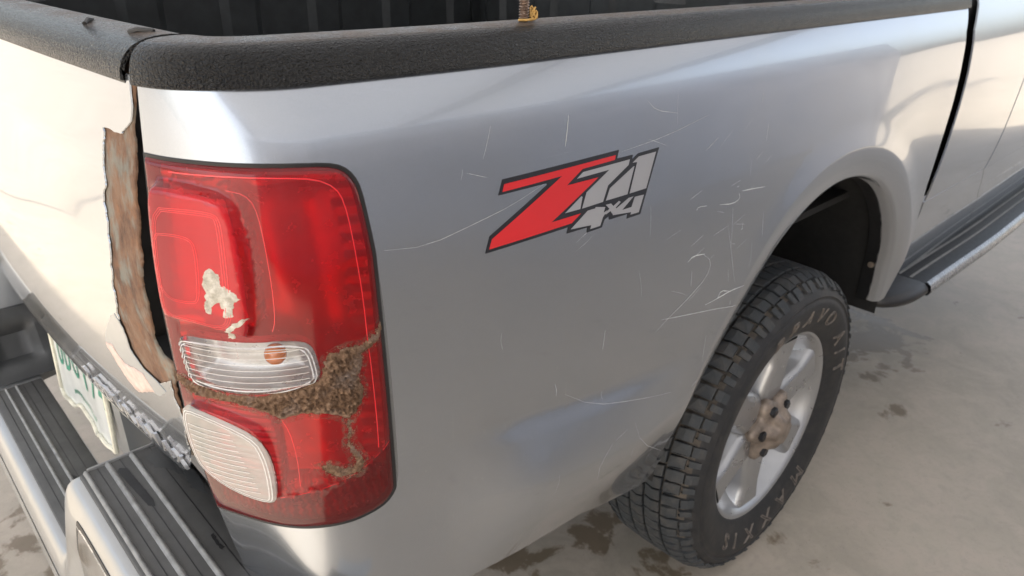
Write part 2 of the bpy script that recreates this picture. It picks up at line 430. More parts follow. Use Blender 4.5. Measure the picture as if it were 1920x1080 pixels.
def dist(p, poly, closed=True):
    m = 9.; x, y = p; n = len(poly)
    for i in range(n if closed else n-1):
        ax, ay = poly[i]; bx, by = poly[(i+1) % n]; dx, dy = bx-ax, by-ay; L = dx*dx+dy*dy
        t = 0 if L == 0 else max(0, min(1, ((x-ax)*dx+(y-ay)*dy)/L)); d = (x-ax-t*dx)**2+(y-ay-t*dy)**2
        if d < m: m = d
    return math.sqrt(m)
def sdist(p, poly):
    d = dist(p, poly); return d if inside(p, poly) else -d
def offset_poly(poly, d):
    # inward for counter-clockwise or clockwise alike
    A = sum(poly[i][0]*poly[(i+1) % len(poly)][1]-poly[(i+1) % len(poly)][0]*poly[i][1] for i in range(len(poly)))
    sg = 1 if A > 0 else -1; o = []; n = len(poly)
    for i in range(n):
        a = poly[i-1]; b = poly[(i+1) % n]; dx, dy = b[0]-a[0], b[1]-a[1]; L = math.hypot(dx, dy) or 1
        o.append((poly[i][0]-sg*dy/L*d, poly[i][1]+sg*dx/L*d))
    return o
def tri(poly, step, holes=(), pts=(), stepy=None, hexgrid=True):
    V = []; E = []
    for P in [poly]+list(holes):
        n = len(V); V += P; E += [(n+i, n+(i+1) % len(P)) for i in range(len(P))]
    nb = len(V)
    xs = [p[0] for p in poly]; ys = [p[1] for p in poly]; sy = stepy or step
    y = min(ys)+sy*.5; r = 0; allp = [poly]+list(holes); mg = min(step, sy)*.42
    while y < max(ys):
        x = min(xs)+(step*.5 if r % 2 else step*.25)
        # row crossing tests
        while x < max(xs):
            p = (x, y)
            if inside(p, poly) and not any(inside(p, h) for h in holes):
                ok = True
                for P in allp:
                    if dist(p, P) < mg: ok = False; break
                if ok: V.append(p)
            x += step
        y += sy; r += 1
    V += [p for p in pts]
    ov, oe, of, _, _, _ = delaunay_2d_cdt([Vector(p) for p in V], E, [], 2, 1e-6)
    v = [(p[0], p[1]) for p in ov]; f = []
    for q in of:
        a, b, c = [v[i] for i in q[:3]]
        if holes and any(inside(((a[0]+b[0]+c[0])/3, (a[1]+b[1]+c[1])/3), h) for h in holes): continue
        if (b[0]-a[0])*(c[1]-a[1])-(b[1]-a[1])*(c[0]-a[0]) < 0: q = q[::-1]
        f.append(tuple(q))
    return v, f
def onsurf(name, v2, f, o, mat, parent, fn=None, normals=True, thick=0., rim=None):
    fn = fn or B
    of = o if callable(o) else (lambda s, z: o)
    g = lambda s, z: fn(s, z, of(s, z))
    vs = [g(*p) for p in v2]; ns = [nrm(g, *p) for p in v2] if normals else None
    f = list(f)
    if thick and rim:   # skirt from the outline inwards
        cnt = {}
        for q in f:
            for i in range(3):
                e = (q[i], q[(i+1) % 3]); cnt[e] = 1
        bd = [e for e in cnt if (e[1], e[0]) not in cnt]
        mp = {}
        for a, b in bd:
            for i in (a, b):
                if i not in mp:
                    mp[i] = len(vs); p = v2[i]; vs.append(fn(p[0], p[1], of(*p)-thick))
                    if ns is not None: ns.append(ns[i])
            f.append((b, a, mp[a], mp[b]))
    return obj(name, vs, f, mat, parent, True, ns)
def ribbon(mbx, path, wd, o, fn=None, taper=True, step=.006):
    fn = fn or B
    P = densify(path, step, False); n = len(P); vs = []; fs = []
    for i, p in enumerate(P):
        a = P[max(0, i-1)]; b = P[min(n-1, i+1)]; dx, dy = b[0]-a[0], b[1]-a[1]; L = math.hypot(dx, dy) or 1
        ww = wd*(.25+.75*math.sin(math.pi*(i+.5)/n)) if taper else wd
        ww *= .7+.6*random.random() if taper else 1
        vs += [fn(p[0]-dy/L*ww/2, p[1]+dx/L*ww/2, o), fn(p[0]+dy/L*ww/2, p[1]-dx/L*ww/2, o)]
        if i: fs.append((2*i-2, 2*i-1, 2*i+1, 2*i))
    mbx.add(vs, fs)

# ------------------------------------------------------------------ bed side
LAMP = [(0, 1.2), (.0488, 1.2), (.0852, 1.1985), (.1314, 1.196), (.163, 1.193), (.178, 1.188), (.187, 1.179), (.1925, 1.166), (.1963, 1.137), (.2004, 1.1),
        (.2031, 1.055), (.2042, 1.003), (.2044, .947), (.2044, .888), (.2042, .85), (.201, .832), (.193, .820), (.180, .8135), (.1536, .8125),
        (.1297, .813), (.106, .813), (.08, .8135), (.05, .8135), (.02, .811), (0, .808)]
LAMPS = chaikin(LAMP[:], 1, False)
arc = []
for k in range(0, 121):
    a = R(6.5+(173.5-6.5)*k/120); arc.append((AX+AR*math.cos(a)+.0503, AZ+AR*math.sin(a)))
BODY = [(0, 1.268), (1.875, 1.268), (1.8685, 1.2607), (1.8267, 1.2063), (1.8257, 1.1123), (1.8153, 1.04), (1.7858, .943), (1.7643, .8564), (1.762, .78), (1.765, .65), (1.755, .545)] + arc + \
       [(.762, .528), (.752, .521), (.738, .519), (.70, .528), (.655, .542), (.604, .559), (.56, .577), (.512, .600), (.42, .609), (.305, .619), (.2, .62), (.1, .60), (.03, .58), (0, .58)] + LAMPS[::-1]
bp = densify(BODY, .012)
ring = []
for k, d in enumerate((.0025, .005, .008, .011, .014, .02, .03, .04, .05, .057, .062, .066, .069, .073, .08)):
    for q in range(0, 241):
        a = R(-4+188*q/240); p = (AX+(AR+d)*math.cos(a)+.0503, AZ+(AR+d)*math.sin(a))
        if inside(p, bp) and dist(p, bp) > .0015: ring.append(p)
fine = []
for i in range(42):
    for j in range(28):
        p = (.31+i*.012, .865-j*.007-(i*.012)*.14); fine.append((p[0]+.004, p[1]))
fine += [(.005+.0095*i, z) for i in range(190) for z in (1.2085, 1.2045, 1.1985, 1.194, 1.188) if .005+.0095*i < 1.80 and (i > 26 or z > 1.204)]
v2, f2 = tri(bp, .014, (), ring+fine)
bed_side = onsurf('bed_side', v2, f2, 0, M['silver_paint'], truck, None, True, .016, True)
# inner flange along the tailgate opening and the wheel arch
mb = MB()
mb.loft([[B(0, z, -.001) for z in [.58+.02*i for i in range(35)]], [(B(0, z)[0]+.02, .152, z) for z in [.58+.02*i for i in range(35)]],
         [(B(0, z)[0]+.06, .150, z) for z in [.58+.02*i for i in range(35)]], [(B(0, z)[0]+.062, .21, z) for z in [.58+.02*i for i in range(35)]]])
mb.build('tailgate_jamb', M['black_paint'], bed_side)
mb = MB()
mb.loft([[B(s, z, -.013) for s, z in arc], [Vector(B(s, z, -.013))+Vector((0, .03, 0)) for s, z in arc]])
mb.build('arch_flange', M['black_paint'], bed_side)

# decal
DEC = {
'black':[(0.3285, 1.0701), (0.3354, 1.0877), (0.422, 1.1266), (0.4206, 1.1285), (0.3501, 1.1288), (0.3569, 1.1446), (0.5476, 1.1448), (0.5438, 1.1349), (0.5746, 1.1346), (0.5731, 1.1299), (0.5756, 1.1299), (0.5861, 1.1344), (0.6296, 1.1349), (0.5886, 1.0564), (0.5608, 1.0565), (0.5628, 1.0622), (0.5262, 1.0632), (0.5259, 1.0679), (0.5172, 1.0653), (0.512, 1.0568), (0.4845, 1.0566), (0.4858, 1.0629), (0.45, 1.0637), (0.453, 1.0708)],
'red_z':[(0.3332, 1.0737), (0.3379, 1.0843), (0.4454, 1.1322), (0.3555, 1.1316), (0.3584, 1.1395), (0.5407, 1.1398), (0.539, 1.1344), (0.48, 1.1339), (0.4529, 1.12), (0.5077, 1.1191), (0.4257, 1.0829), (0.4751, 1.0826), (0.4586, 1.0744)],
'seven':[(0.4698, 1.1244), (0.4808, 1.1302), (0.5681, 1.1301), (0.5653, 1.1236), (0.5251, 1.106), (0.5149, 1.0879), (0.4769, 1.0877), (0.4857, 1.1055), (0.5279, 1.1244)],
'one':[(0.5733, 1.125), (0.586, 1.1306), (0.6222, 1.1307), (0.601, 1.0875), (0.5663, 1.0876), (0.5825, 1.1241)],
'gap1':[(0.5202, 1.0882), (0.5282, 1.1019), (0.5743, 1.1199), (0.5771, 1.1201), (0.5622, 1.0876)],
'gap2':[(0.4478, 1.0886), (0.4766, 1.1027), (0.4785, 1.1016), (0.4739, 1.0879)],
'four_a':[(0.4563, 1.0674), (0.4867, 1.0832), (0.4959, 1.0832), (0.5011, 1.0829), (0.4751, 1.0707), (0.4923, 1.0702), (0.5011, 1.0845), (0.5189, 1.0807), (0.5154, 1.0744), (0.523, 1.0763), (0.5141, 1.0691), (0.5085, 1.0597), (0.4902, 1.0598), (0.4924, 1.0642)],
'x':[(0.5196, 1.0834), (0.5297, 1.0829), (0.5339, 1.0789), (0.5451, 1.0829), (0.5484, 1.0808), (0.5383, 1.0758), (0.5415, 1.0723), (0.5314, 1.0695), (0.5283, 1.0737), (0.5196, 1.0714), (0.5164, 1.0728), (0.5263, 1.077)],
'four_b':[(0.5325, 1.0675), (0.5326, 1.0721), (0.5644, 1.0825), (0.5748, 1.0825), (0.5515, 1.0701), (0.5699, 1.0697), (0.5771, 1.0813), (0.5961, 1.0803), (0.585, 1.0597), (0.5674, 1.0603), (0.5691, 1.0633)],
}
dec_root = None
for k, (mat, o) in {'black': ('decal_black', .0005), 'red_z': ('decal_red', .0009), 'seven': ('decal_silver', .0009), 'one': ('decal_silver', .0009), 'gap1': ('decal_silver', .0009), 'gap2': ('decal_silver', .0009),
                    'four_a': ('decal_silver', .0009), 'x': ('decal_silver', .0011), 'four_b': ('decal_silver', .0009)}.items():
    pv, pf = tri(densify(DEC[k], .012), .014)
    nm = {'black': 'decal', 'red_z': 'red_letter', 'seven': 'silver_digit', 'one': 'silver_digit', 'four_a': 'silver_digit', 'x': 'silver_letter', 'four_b': 'silver_digit', 'gap1': 'silver_field', 'gap2': 'silver_field'}[k]
    oo = onsurf(nm, pv, pf, o, M[mat], dec_root or truck)
    if dec_root is None:
        dec_root = oo; tag(oo, label='black edged Z71 4x4 sticker in red and silver')
    else: oo.parent = dec_root; oo.matrix_parent_inverse = Matrix.Identity(4)

# scratches
SCR = {
'scr1':[(0.6318, 0.8742), (0.6561, 0.8843), (0.7077, 0.9012), (0.7548, 0.9211), (0.7666, 0.9433), (0.7402, 0.9622)],
'scr2':[(0.7018, 0.9596), (0.7149, 0.9657), (0.746, 0.9606)],
'scr3':[(0.7573, 0.8746), (0.7919, 0.8742), (0.8286, 0.8768), (0.8669, 0.8748)],
'scr4':[(0.7919, 0.8742), (0.8007, 0.8851), (0.8257, 0.8767)],
'scr5':[(0.6427, 0.8889), (0.7261, 0.8707), (0.8517, 0.8439)],
'scr6':[(0.7808, 1.0271), (0.8185, 1.0206), (0.8381, 1.0246), (0.8342, 1.0337)],
'scr7':[(0.8434, 1.0351), (0.8722, 1.0326), (0.9123, 1.028)],
'scr8':[(0.719, 1.0319), (0.7242, 1.0362), (0.7463, 1.0329)],
'scr9':[(0.806, 0.992), (0.8394, 0.8873)],
'scr10':[(0.6567, 0.7274)],
'scr11':[(0.4617, 1.1971), (0.4529, 1.1636)],
'scr12':[(0.347, 1.2006), (0.3329, 1.1699)],
'scr13':[(0.6088, 1.1943), (0.6232, 1.1817), (0.6695, 1.1726)],
'scr14':[(0.2091, 1.103), (0.2565, 1.0958), (0.3237, 1.1068), (0.3682, 1.1146), (0.4167, 1.1284)],
'scr15':[(0.552, 1.1415), (0.6459, 1.1467), (0.7458, 1.1607)],
'scr16':[(0.5138, 0.8907), (0.5177, 0.9166)],
'scr17':[(0.5759, 0.7567), (0.5862, 0.7173), (0.709, 0.6161)],
'scr18':[(0.4476, 0.8486), (0.4953, 0.8135), (0.5835, 0.785), (0.6829, 0.7535)],
'scr19':[(0.4994, 0.695), (0.493, 0.7307), (0.523, 0.7493)],
}
mb = MB()
for k, p in SCR.items(): ribbon(mb, chaikin(p, 1, False) if len(p) > 2 else p, .0015 if k in ('scr3', 'scr6', 'scr7', 'scr10', 'scr2', 'scr4') else (.0009 if k in ('scr1', 'scr5', 'scr11', 'scr8') else .0004), .00035)
for i in range(34):
    s0 = random.uniform(.26, .95); z0 = random.uniform(.62, 1.2)
    if arch_d(s0-.05, z0) < .05: continue
    a = random.choice((90, 90, 80, 100, 15, 25, -20))+random.uniform(-8, 8); L = random.uniform(.008, .05)
    ribbon(mb, chaikin([(s0, z0), (s0+L*.5*math.cos(R(a))+random.uniform(-.003, .003), z0+L*.5*math.sin(R(a))), (s0+L*math.cos(R(a)), z0+L*math.sin(R(a)))], 1, False), random.uniform(.00015, .00035), .0003)
for i in range(26):
    s0 = random.gauss(.80, .07); z0 = random.gauss(.95, .07); a = random.choice((92, 86, 20, 12, -15))+random.uniform(-6, 6); L = random.uniform(.006, .04)
    if arch_d(s0-.05, z0) < .03: continue
    ribbon(mb, [(s0, z0), (s0+L*math.cos(R(a)), z0+L*math.sin(R(a)))], random.uniform(.0002, .0007), .0003)
tag(mb.build('scratch_marks', M['scratch_white'], bed_side), kind='stuff')

# ------------------------------------------------------------------ tail lamp
LP = {
'brake':[(0.0157, 1.182), (0.0353, 1.1833), (0.058, 1.1806), (0.078, 1.1758), (0.0861, 1.1667), (0.0894, 1.1527), (0.0914, 1.1336), (0.0927, 1.1073), (0.0926, 1.0871), (0.0922, 1.0662), (0.0912, 1.0537), (0.088, 1.0443), (0.083, 1.0432), (0.0692, 1.0478), (0.0438, 1.0546), (0.0222, 1.0542), (0.0124, 1.057), (0.0102, 1.0799), (0.0085, 1.1106), (0.0089, 1.1392), (0.01, 1.1669)],
'brake_in1':[(0.0209, 1.1609), (0.0496, 1.1633), (0.0722, 1.1618), (0.0772, 1.1557), (0.0779, 1.1367), (0.0775, 1.1073), (0.0768, 1.0819), (0.0761, 1.0627), (0.0672, 1.0549), (0.0446, 1.0593), (0.0195, 1.0609), (0.017, 1.0817), (0.0174, 1.1245)],
'brake_in2':[(0.0174, 1.1377), (0.0385, 1.1405), (0.053, 1.1383), (0.0565, 1.129), (0.056, 1.1058), (0.0542, 1.0836), (0.0488, 1.0777), (0.0207, 1.0791), (0.0171, 1.1093)],
'ridge_line':[(0.081, 1.1774), (0.0945, 1.1744), (0.1016, 1.1649), (0.1047, 1.1443), (0.1065, 1.1099), (0.1069, 1.0809), (0.1059, 1.0581), (0.1029, 1.0484)],
'band':[(0.0325, 1.1898), (0.0752, 1.1893), (0.1229, 1.1865), (0.1506, 1.1824), (0.1662, 1.1726), (0.173, 1.1583), (0.1765, 1.1307), (0.1791, 1.0915), (0.1804, 1.0618), (0.1804, 1.0255)],
'drop1':[(0.0644, 1.1132), (0.0705, 1.1087), (0.0721, 1.0971), (0.0776, 1.0956), (0.0849, 1.0855), (0.0788, 1.0803), (0.0774, 1.068), (0.0717, 1.0678), (0.0713, 1.0765), (0.0689, 1.0816), (0.0626, 1.0776), (0.0624, 1.0697), (0.0581, 1.071), (0.0577, 1.0806), (0.0595, 1.0893), (0.0574, 1.0976), (0.061, 1.1097)],
'drop2':[(0.0871, 1.0672), (0.0883, 1.0654), (0.076, 1.0555), (0.0726, 1.0517), (0.0729, 1.0425), (0.0676, 1.0411), (0.0682, 1.0514), (0.0736, 1.0599)],
'reverse':[(0.0185, 1.0372), (0.0474, 1.0391), (0.0846, 1.0375), (0.1101, 1.0389), (0.1261, 1.0352), (0.1329, 1.0266), (0.1356, 1.0052), (0.1354, 0.9946), (0.1279, 0.9881), (0.0971, 0.983), (0.0651, 0.9828), (0.0342, 0.9851), (0.0226, 0.9904), (0.0192, 1.0153)],
'lower':[(0.0132, 0.9551), (0.02, 0.9635), (0.0436, 0.9605), (0.0692, 0.9496), (0.0827, 0.937), (0.0874, 0.9206), (0.0896, 0.896), (0.0892, 0.8703), (0.0873, 0.8608), (0.0815, 0.8573), (0.0648, 0.8603), (0.0411, 0.8689), (0.0232, 0.8808), (0.0143, 0.893), (0.0113, 0.9252)],
'lower_block':[(0.0123, 0.9664), (0.045, 0.9689), (0.0783, 0.9552), (0.0895, 0.9396), (0.092, 0.911), (0.0918, 0.8705), (0.0905, 0.8585), (0.083, 0.8548), (0.0601, 0.8562), (0.0375, 0.8634), (0.0185, 0.8733), (0.0084, 0.8875), (0.0069, 0.9282)],
'ridge2':[(0.1005, 0.9553), (0.1054, 0.9412), (0.1081, 0.9199), (0.109, 0.8955), (0.1083, 0.8729)],
'bottomline':[(0.0133, 0.8818), (0.0262, 0.8657), (0.0539, 0.8569), (0.0903, 0.8566), (0.111, 0.8624), (0.1339, 0.8676), (0.1509, 0.8731), (0.1682, 0.8787), (0.1852, 0.8879), (0.2008, 0.9006)],
'bulb':[(0.1016, 1.0206)],
'mud1':[(0.0017, 0.9903), (0.0239, 0.9864), (0.0527, 0.9818), (0.0845, 0.981), (0.1035, 0.9858), (0.1219, 0.9884), (0.1337, 0.993), (0.1375, 1.0004), (0.1393, 1.0114), (0.1445, 1.0171), (0.1597, 1.0202), (0.1751, 1.0167), (0.1888, 1.0248), (0.1997, 1.0361), (0.2004, 1.0274), (0.1924, 1.0172), (0.1808, 1.0104), (0.1721, 1.0092), (0.173, 0.9981), (0.1673, 0.985), (0.1712, 0.9701), (0.1688, 0.9575), (0.1599, 0.9456), (0.1536, 0.9416), (0.1451, 0.9497), (0.1329, 0.9561), (0.1193, 0.9594), (0.1084, 0.9568), (0.1004, 0.9542), (0.0903, 0.9624), (0.0766, 0.9685), (0.0585, 0.9729), (0.0358, 0.9721), (0.0191, 0.9746), (0.0062, 0.9821)],
'mud2':[(0.1521, 0.9446), (0.156, 0.9405), (0.1548, 0.9248), (0.1539, 0.9133), (0.1615, 0.8972), (0.1642, 0.8833), (0.1598, 0.8733), (0.1494, 0.8763), (0.138, 0.8787), (0.1305, 0.8862), (0.1257, 0.8962), (0.1344, 0.8961), (0.1435, 0.8865), (0.1534, 0.8843), (0.1573, 0.8897), (0.153, 0.9017), (0.1504, 0.9126), (0.1525, 0.9282)],
}
lo = densify(LAMPS+[(0, .85), (0, .9), (0, 1.0), (0, 1.1)], .006)
lo = [(min(max(s, .0), .2), z) for s, z in lo]
cx_, cz_ = .1, 1.0
lens_o = [(cx_+(s-cx_)*.985+(-.0005), cz_+(z-cz_)*.991) for s, z in lo]
brake = chaikin(LP['brake'], 2); rev = chaikin(LP['reverse'], 2); low = chaikin(LP['lower'], 1); lblk = chaikin(LP['lower_block'], 2)
# housing (parent of the lamp)
hv, hf = tri(lo, .0035)
def house(s, z):
    e = dist((s, z), lo)
    d = sdist((s, z), brake)
    if d > 0: return -.012-.008*sst(0, .02, d)-.0006*math.sin(z*math.pi/.004)
    d = sdist((s, z), lblk)
    if d > 0: return -.014-.004*abs(math.sin(z*math.pi/.008))
    if z < .865: return -.008-.0015*math.sin(s*math.pi/.003)*math.sin(z*math.pi/.003)
    k = .0012*math.sin(z*math.pi/.0022) if e < .022 else 0
    return -.006-.022*math.sin(min(1, e/.05)*math.pi/2)+k-.003*math.sin(s*90+z*12)
lamp = onsurf('tail_lamp', hv, hf, house, M['red_housing'], truck, None, True)
tag(lamp, label='cracked red tail lamp caked with dried mud')
q = MB(); lg = offset_poly(lo, -.0009); li = offset_poly(lo, .006)
lg = [(max(-.001, s), z) for s, z in lg]
q.loft([[B(s, z, -.027) for s, z in lo], [B(s, z, -.004) for s, z in li], [B(s, z, -.0005) for s, z in li], [B(s, z, .0009) for s, z in lo], [B(s, z, .0004) for s, z in lg], [B(s, z, -.003) for s, z in lg]], True)
q.build('lamp_gasket', M['black_gasket'], lamp)
def lens_h(s, z, brk=True):
    e = max(0, sdist((s, z), lens_o)); r = .007
    o = -.002+.0055*math.sqrt(max(0, 1-(1-min(1, e/r))**2))
    d = sdist((s, z), brake)
    if d > 0: o += .010*sst(0, .007, d)
    d = sdist((s, z), lblk)
    if d > 0: o += .008*sst(0, .006, d)
    b_ = dist((s, z), BLINE, False)
    if b_ < .004: o -= .0012*(1-b_/.004)
    return o
BLINE = chaikin(LP['bottomline'], 1, False)
_cache = {}
def lens_oh(s, z):
    k = (round(s, 5), round(z, 5))
    if k not in _cache: _cache[k] = lens_h(s, z)
    return _cache[k]
revh = densify(rev, .004); lowh = densify(low, .004)
ext = []
for P in (brake, lblk):
    for d in (.0, .002, .0045, .007):
        ext += offset_poly(densify(P, .004), d)
for d in (.0012, .003, .006): ext += offset_poly(lens_o, d)
ext = [p for p in ext if inside(p, lens_o) and dist(p, lens_o) > .0008 and not inside(p, revh) and not inside(p, lowh) and dist(p, revh) > .0008 and dist(p, lowh) > .0008]
# split lens into upper red and lower dark red by the bottom line: material per face
lv, lf = tri(lens_o, .0055, (revh, lowh), ext)
red = onsurf('red_lens', lv, lf, lens_oh, [M['red_lens'], M['dark_red_lens'], M['brake_lens']], lamp, None, True, .003, True)
BL = Spl([(p[0]+i*1e-6, p[1]) for i, p in enumerate(LP['bottomline'])])
for pg in red.data.polygons:
    i = [k for k in pg.vertices if k < len(lv)]
    if i:
        s = sum(lv[k][0] for k in i)/len(i); z = sum(lv[k][1] for k in i)/len(i)
        if z < BL(s)-.0005: pg.material_index = 1
        elif sdist((s, z), brake) > .005: pg.material_index = 2
# clear reversing lens and its reflector and bulb
def rev_h(s, z):
    e = max(0, sdist((s, z), revh)); return lens_h(.12, 1.015)+.004*math.sqrt(max(0, 1-(1-min(1, e/.008))**2))+.0009*math.sin(z/.0065*2*math.pi+s*20)
rv, rf = tri(revh, .004, (), [p for d in (.0015, .004, .008) for p in offset_poly(revh, d) if inside(p, revh)], .0016)
onsurf('reversing_lens', rv, rf, rev_h, M['clear_lens'], lamp, None, True, .004, True)
def low_h(s, z):
    e = max(0, sdist((s, z), lowh)); return lens_h(.05, .91)+.001+.002*math.sqrt(max(0, 1-(1-min(1, e/.006))**2))
bv, bf = tri(lowh, .005, (), [p for d in (.0015, .004, .007) for p in offset_poly(lowh, d) if inside(p, lowh)])
lowl = onsurf('turn_signal_lens', bv, bf, low_h, M['milky_lens'], lamp, None, True, .004, True)
rvi = densify(offset_poly(rev, -.002), .006); x1, y1 = tri(rvi, .006)
def refl(s, z): return -.006-.019*math.sin(max(0, min(1, sdist((s, z), rvi)/.02))*math.pi/2)
onsurf('reflector_bowl', x1, y1, refl, M['chrome_reflector'], lamp)
q = MB(); c0 = Vector(B(.1016, 1.0206, -.006))
rings = []
for i in range(9):
    t = math.pi*i/8; rings.append([c0+Vector((math.cos(u)*math.sin(t)*.0105, math.sin(u)*math.sin(t)*.0105, math.cos(t)*.0105)) for u in [2*math.pi*k/14 for k in range(14)]])
q.loft(rings, True); q.build('bulb', M['amber_bulb'], lamp)
q = MB()
for k in range(12):
    z = .944-k*.0064; a = .020+max(0, (k-7))*.0025; b = .060+k*.0015; P = [(a+(b-a)*i/10, z-.002*i/10) for i in range(11)]
    P = [p for p in P if sdist(p, lowh) > .007]
    if len(P) > 2: ribbon(q, P, .0011, lambda: 0) if False else ribbon(q, P, .0010, low_h(.05, .91)+.0004, None, False)
q.build('lens_flute', M['lens_line'], lamp)
q = MB()
for k in range(8):
    z = 1.031-k*.0062; P = [(.022+.110*i/20, z-.0015*math.sin(i/20*3)) for i in range(21)]; P = [p for p in P if sdist(p, revh) > .004]
    if len(P) > 2: ribbon(q, P, .0006, rev_h(.07, 1.01)+.0016, None, False)
q.build('lens_flute', M['lens_line'], lamp)
# bright moulded ridges
q = MB()
def ribb(path, wd, dz=.0004, closed=False):
    P = densify(chaikin(path+([path[0]] if closed else []), 1, False), .005, False); vs = []; fs = []; n = len(P)
    for i, p in enumerate(P):
        a = P[max(0, i-1)]; b = P[min(n-1, i+1)]; dx, dy = b[0]-a[0], b[1]-a[1]; L = math.hypot(dx, dy) or 1
        for sg in (-1, 1):
            u = (p[0]-sg*dy/L*wd/2, p[1]+sg*dx/L*wd/2); vs.append(B(u[0], u[1], lens_oh(*u)+dz))
        if i: fs.append((2*i-2, 2*i-1, 2*i+1, 2*i))
    q.add(vs, fs)
ribb(LP['ridge_line'], .0005); ribb(LP['ridge2'], .0004)
ribb(LP['band'], .0010)
ribb([(.1804, 1.0255), (.1815, .98), (.1818, .93), (.181, .895)], .0010)
ribb([(.1855, .888), (.196, .897), (.2, .902)], .0008)
ribb([(p[0]-.001, p[1]) for p in LP['bottomline'][3:9]], .0007)
q.build('lens_ridge', M['red_rib'], lamp)
q = MB()
for nm, wds in (('brake_in1', (0, .0018, .0036)), ('brake_in2', (0, .0018))):
    for d in wds:
        ribb(chaikin(offset_poly(LP[nm], d), 1), .0004, .0003, True)
q.build('inner_frame', M['red_rib'], lamp)
# rear-face rims of the clear lenses
q = MB()
for P, hfn, dd in ((revh, rev_h, .0035), (revh, rev_h, .0062), (lowh, low_h, .003), (lowh, low_h, .0055)):
    Q = offset_poly(P, dd); Q = Q+[Q[0]]
    for i in range(len(Q)-1): pass
    vs = []; fs = []
    for i, p in enumerate(Q):
        a = Q[i-1] if i else Q[-2]; b = Q[i+1] if i < len(Q)-1 else Q[1]; dx, dy = b[0]-a[0], b[1]-a[1]; L = math.hypot(dx, dy) or 1
        for sg in (-1, 1):
            u = (p[0]-sg*dy/L*.0005, p[1]+sg*dx/L*.0005); vs.append(B(u[0], u[1], hfn(*u)+.0003))
        if i: fs.append((2*i-2, 2*i-1, 2*i+1, 2*i))
    q.add(vs, fs)
q.build('lens_rim', M['lens_line'], lamp)
# dried mud and dropping
def jag(poly, amp, fr, step=.002):
    P = densify(poly, step); return [(s+amp*fbm((s*fr, z*fr, 1.7)), z+amp*fbm((s*fr, z*fr, 9.1))) for s, z in P]
def lump(nm, poly, amp, mat, base, hgt, fr, step=.002):
    P = jag(poly, amp, 250); mv, mf = tri(P, step)
    def h(s, z):
        e = max(0, sdist((s, z), P)); k = min(1, e/.006)
        bs = lens_oh(min(max(s, .002), .198), z)
        if inside((s, z), revh): bs = rev_h(s, z)
        if inside((s, z), lowh): bs = low_h(s, z)
        return bs+base+k*hgt*(.55+.9*(fbm((s*fr, z*fr, 3.3), 5)+.1))
    vs = [B(s, z, h(s, z)) for s, z in mv]
    return obj(nm, vs, mf, mat, lamp, True)
lump('mud_deposit', LP['mud1'], .0026, M['dry_mud'], -.0002, .0066, 560, .0015)
lump('mud_deposit', LP['mud2'], .0016, M['dry_mud'], -.0002, .0045, 560, .0015)
for P_ in (LP['mud1'], LP['mud2']):
    Q_ = [(min(max(s, .004), .196), z) for s, z in offset_poly(densify(P_, .004), -.0055)]
    Q_ = [p for i, p in enumerate(Q_) if not inside(p, P_)]
    mv, mf = tri(Q_, .004)
    hh = lambda s, z: (rev_h(s, z) if inside((s, z), revh) else low_h(s, z) if inside((s, z), lowh) else lens_oh(s, z))+.0004
    obj('mud_film', [B(s, z, hh(s, z)) for s, z in mv], mf, M['mud_film'], lamp, True)
lump('bird_dropping', LP['drop1'], .0022, M['bird_dropping'], .0001, .0013, 400)
lump('bird_dropping', LP['drop2'], .0020, M['bird_dropping'], .0001, .0014, 400)
q = MB()
for i in range(900):
    L_ = random.choice((LP['mud1'], LP['mud1'], LP['mud2'])); p = random.choice(densify(L_, .002))
    sd_ = random.choice((.0018, .0018, .0045)); s = p[0]+random.gauss(0, sd_); z = p[1]+random.gauss(0, sd_)
    if not (.003 < s < .196): continue
    c = Vector(B(s, z, lens_oh(s, z)+.0006)); r = random.uniform(.0003, .0011)*(.5 if sd_ > .003 else 1)
    vs = [c+Vector((random.uniform(.6, 1)*r*a, random.uniform(.6, 1)*r*b, random.uniform(.6, 1)*r*d)) for a, b, d in ((1, 0, 0), (-1, 0, 0), (0, 1, 0), (0, -1, 0), (0, 0, 1), (0, 0, -1))]
    q.add(vs, [(0, 2, 4), (2, 1, 4), (1, 3, 4), (3, 0, 4), (2, 0, 5), (1, 2, 5), (3, 1, 5), (0, 3, 5)])
tag(q.build('mud_crumbs', M['dry_mud'], lamp), kind='stuff')

# ------------------------------------------------------------------ bed rail caps
PROF = [(-.007, 1.2555), (.0, 1.2555), (.0010, 1.258), (0, 1.264), (-.0015, 1.271), (-.0045, 1.279), (-.010, 1.2855), (-.018, 1.2895), (-.030, 1.2912), (-.046, 1.2916), (-.062, 1.2910), (-.073, 1.288), (-.079, 1.280), (-.081, 1.25)]
def prof_smooth(P): return chaikin(P, 1, False)
def rail(side, name, label=None):
    mb = MB(); rings = []
    for i in range(161):
        s = -.001+(1.868+.001)*(i/160)**1.25
        x, y, ph = plan(s); d0 = off(s, 1.256, x, ph)+.0045
        ring_ = []
        for o, z in prof_smooth(PROF):
            k = d0+o; p = (x-math.cos(ph)*k, y-math.sin(ph)*k, z)
            ring_.append(p if side == 0 else (p[0], 1.85-p[1], p[2]))
        rings.append(ring_ if side == 0 else ring_[::-1])
    mb.loft(rings, False, True)
    o_ = mb.build(name, M['cap_plastic'], truck, angle=50)
    if label: tag(o_, label=label)
    return o_
rail(0, 'bed_rail_cap', 'textured black plastic cap along the near bed rail'); rail(1, 'bed_rail_cap')
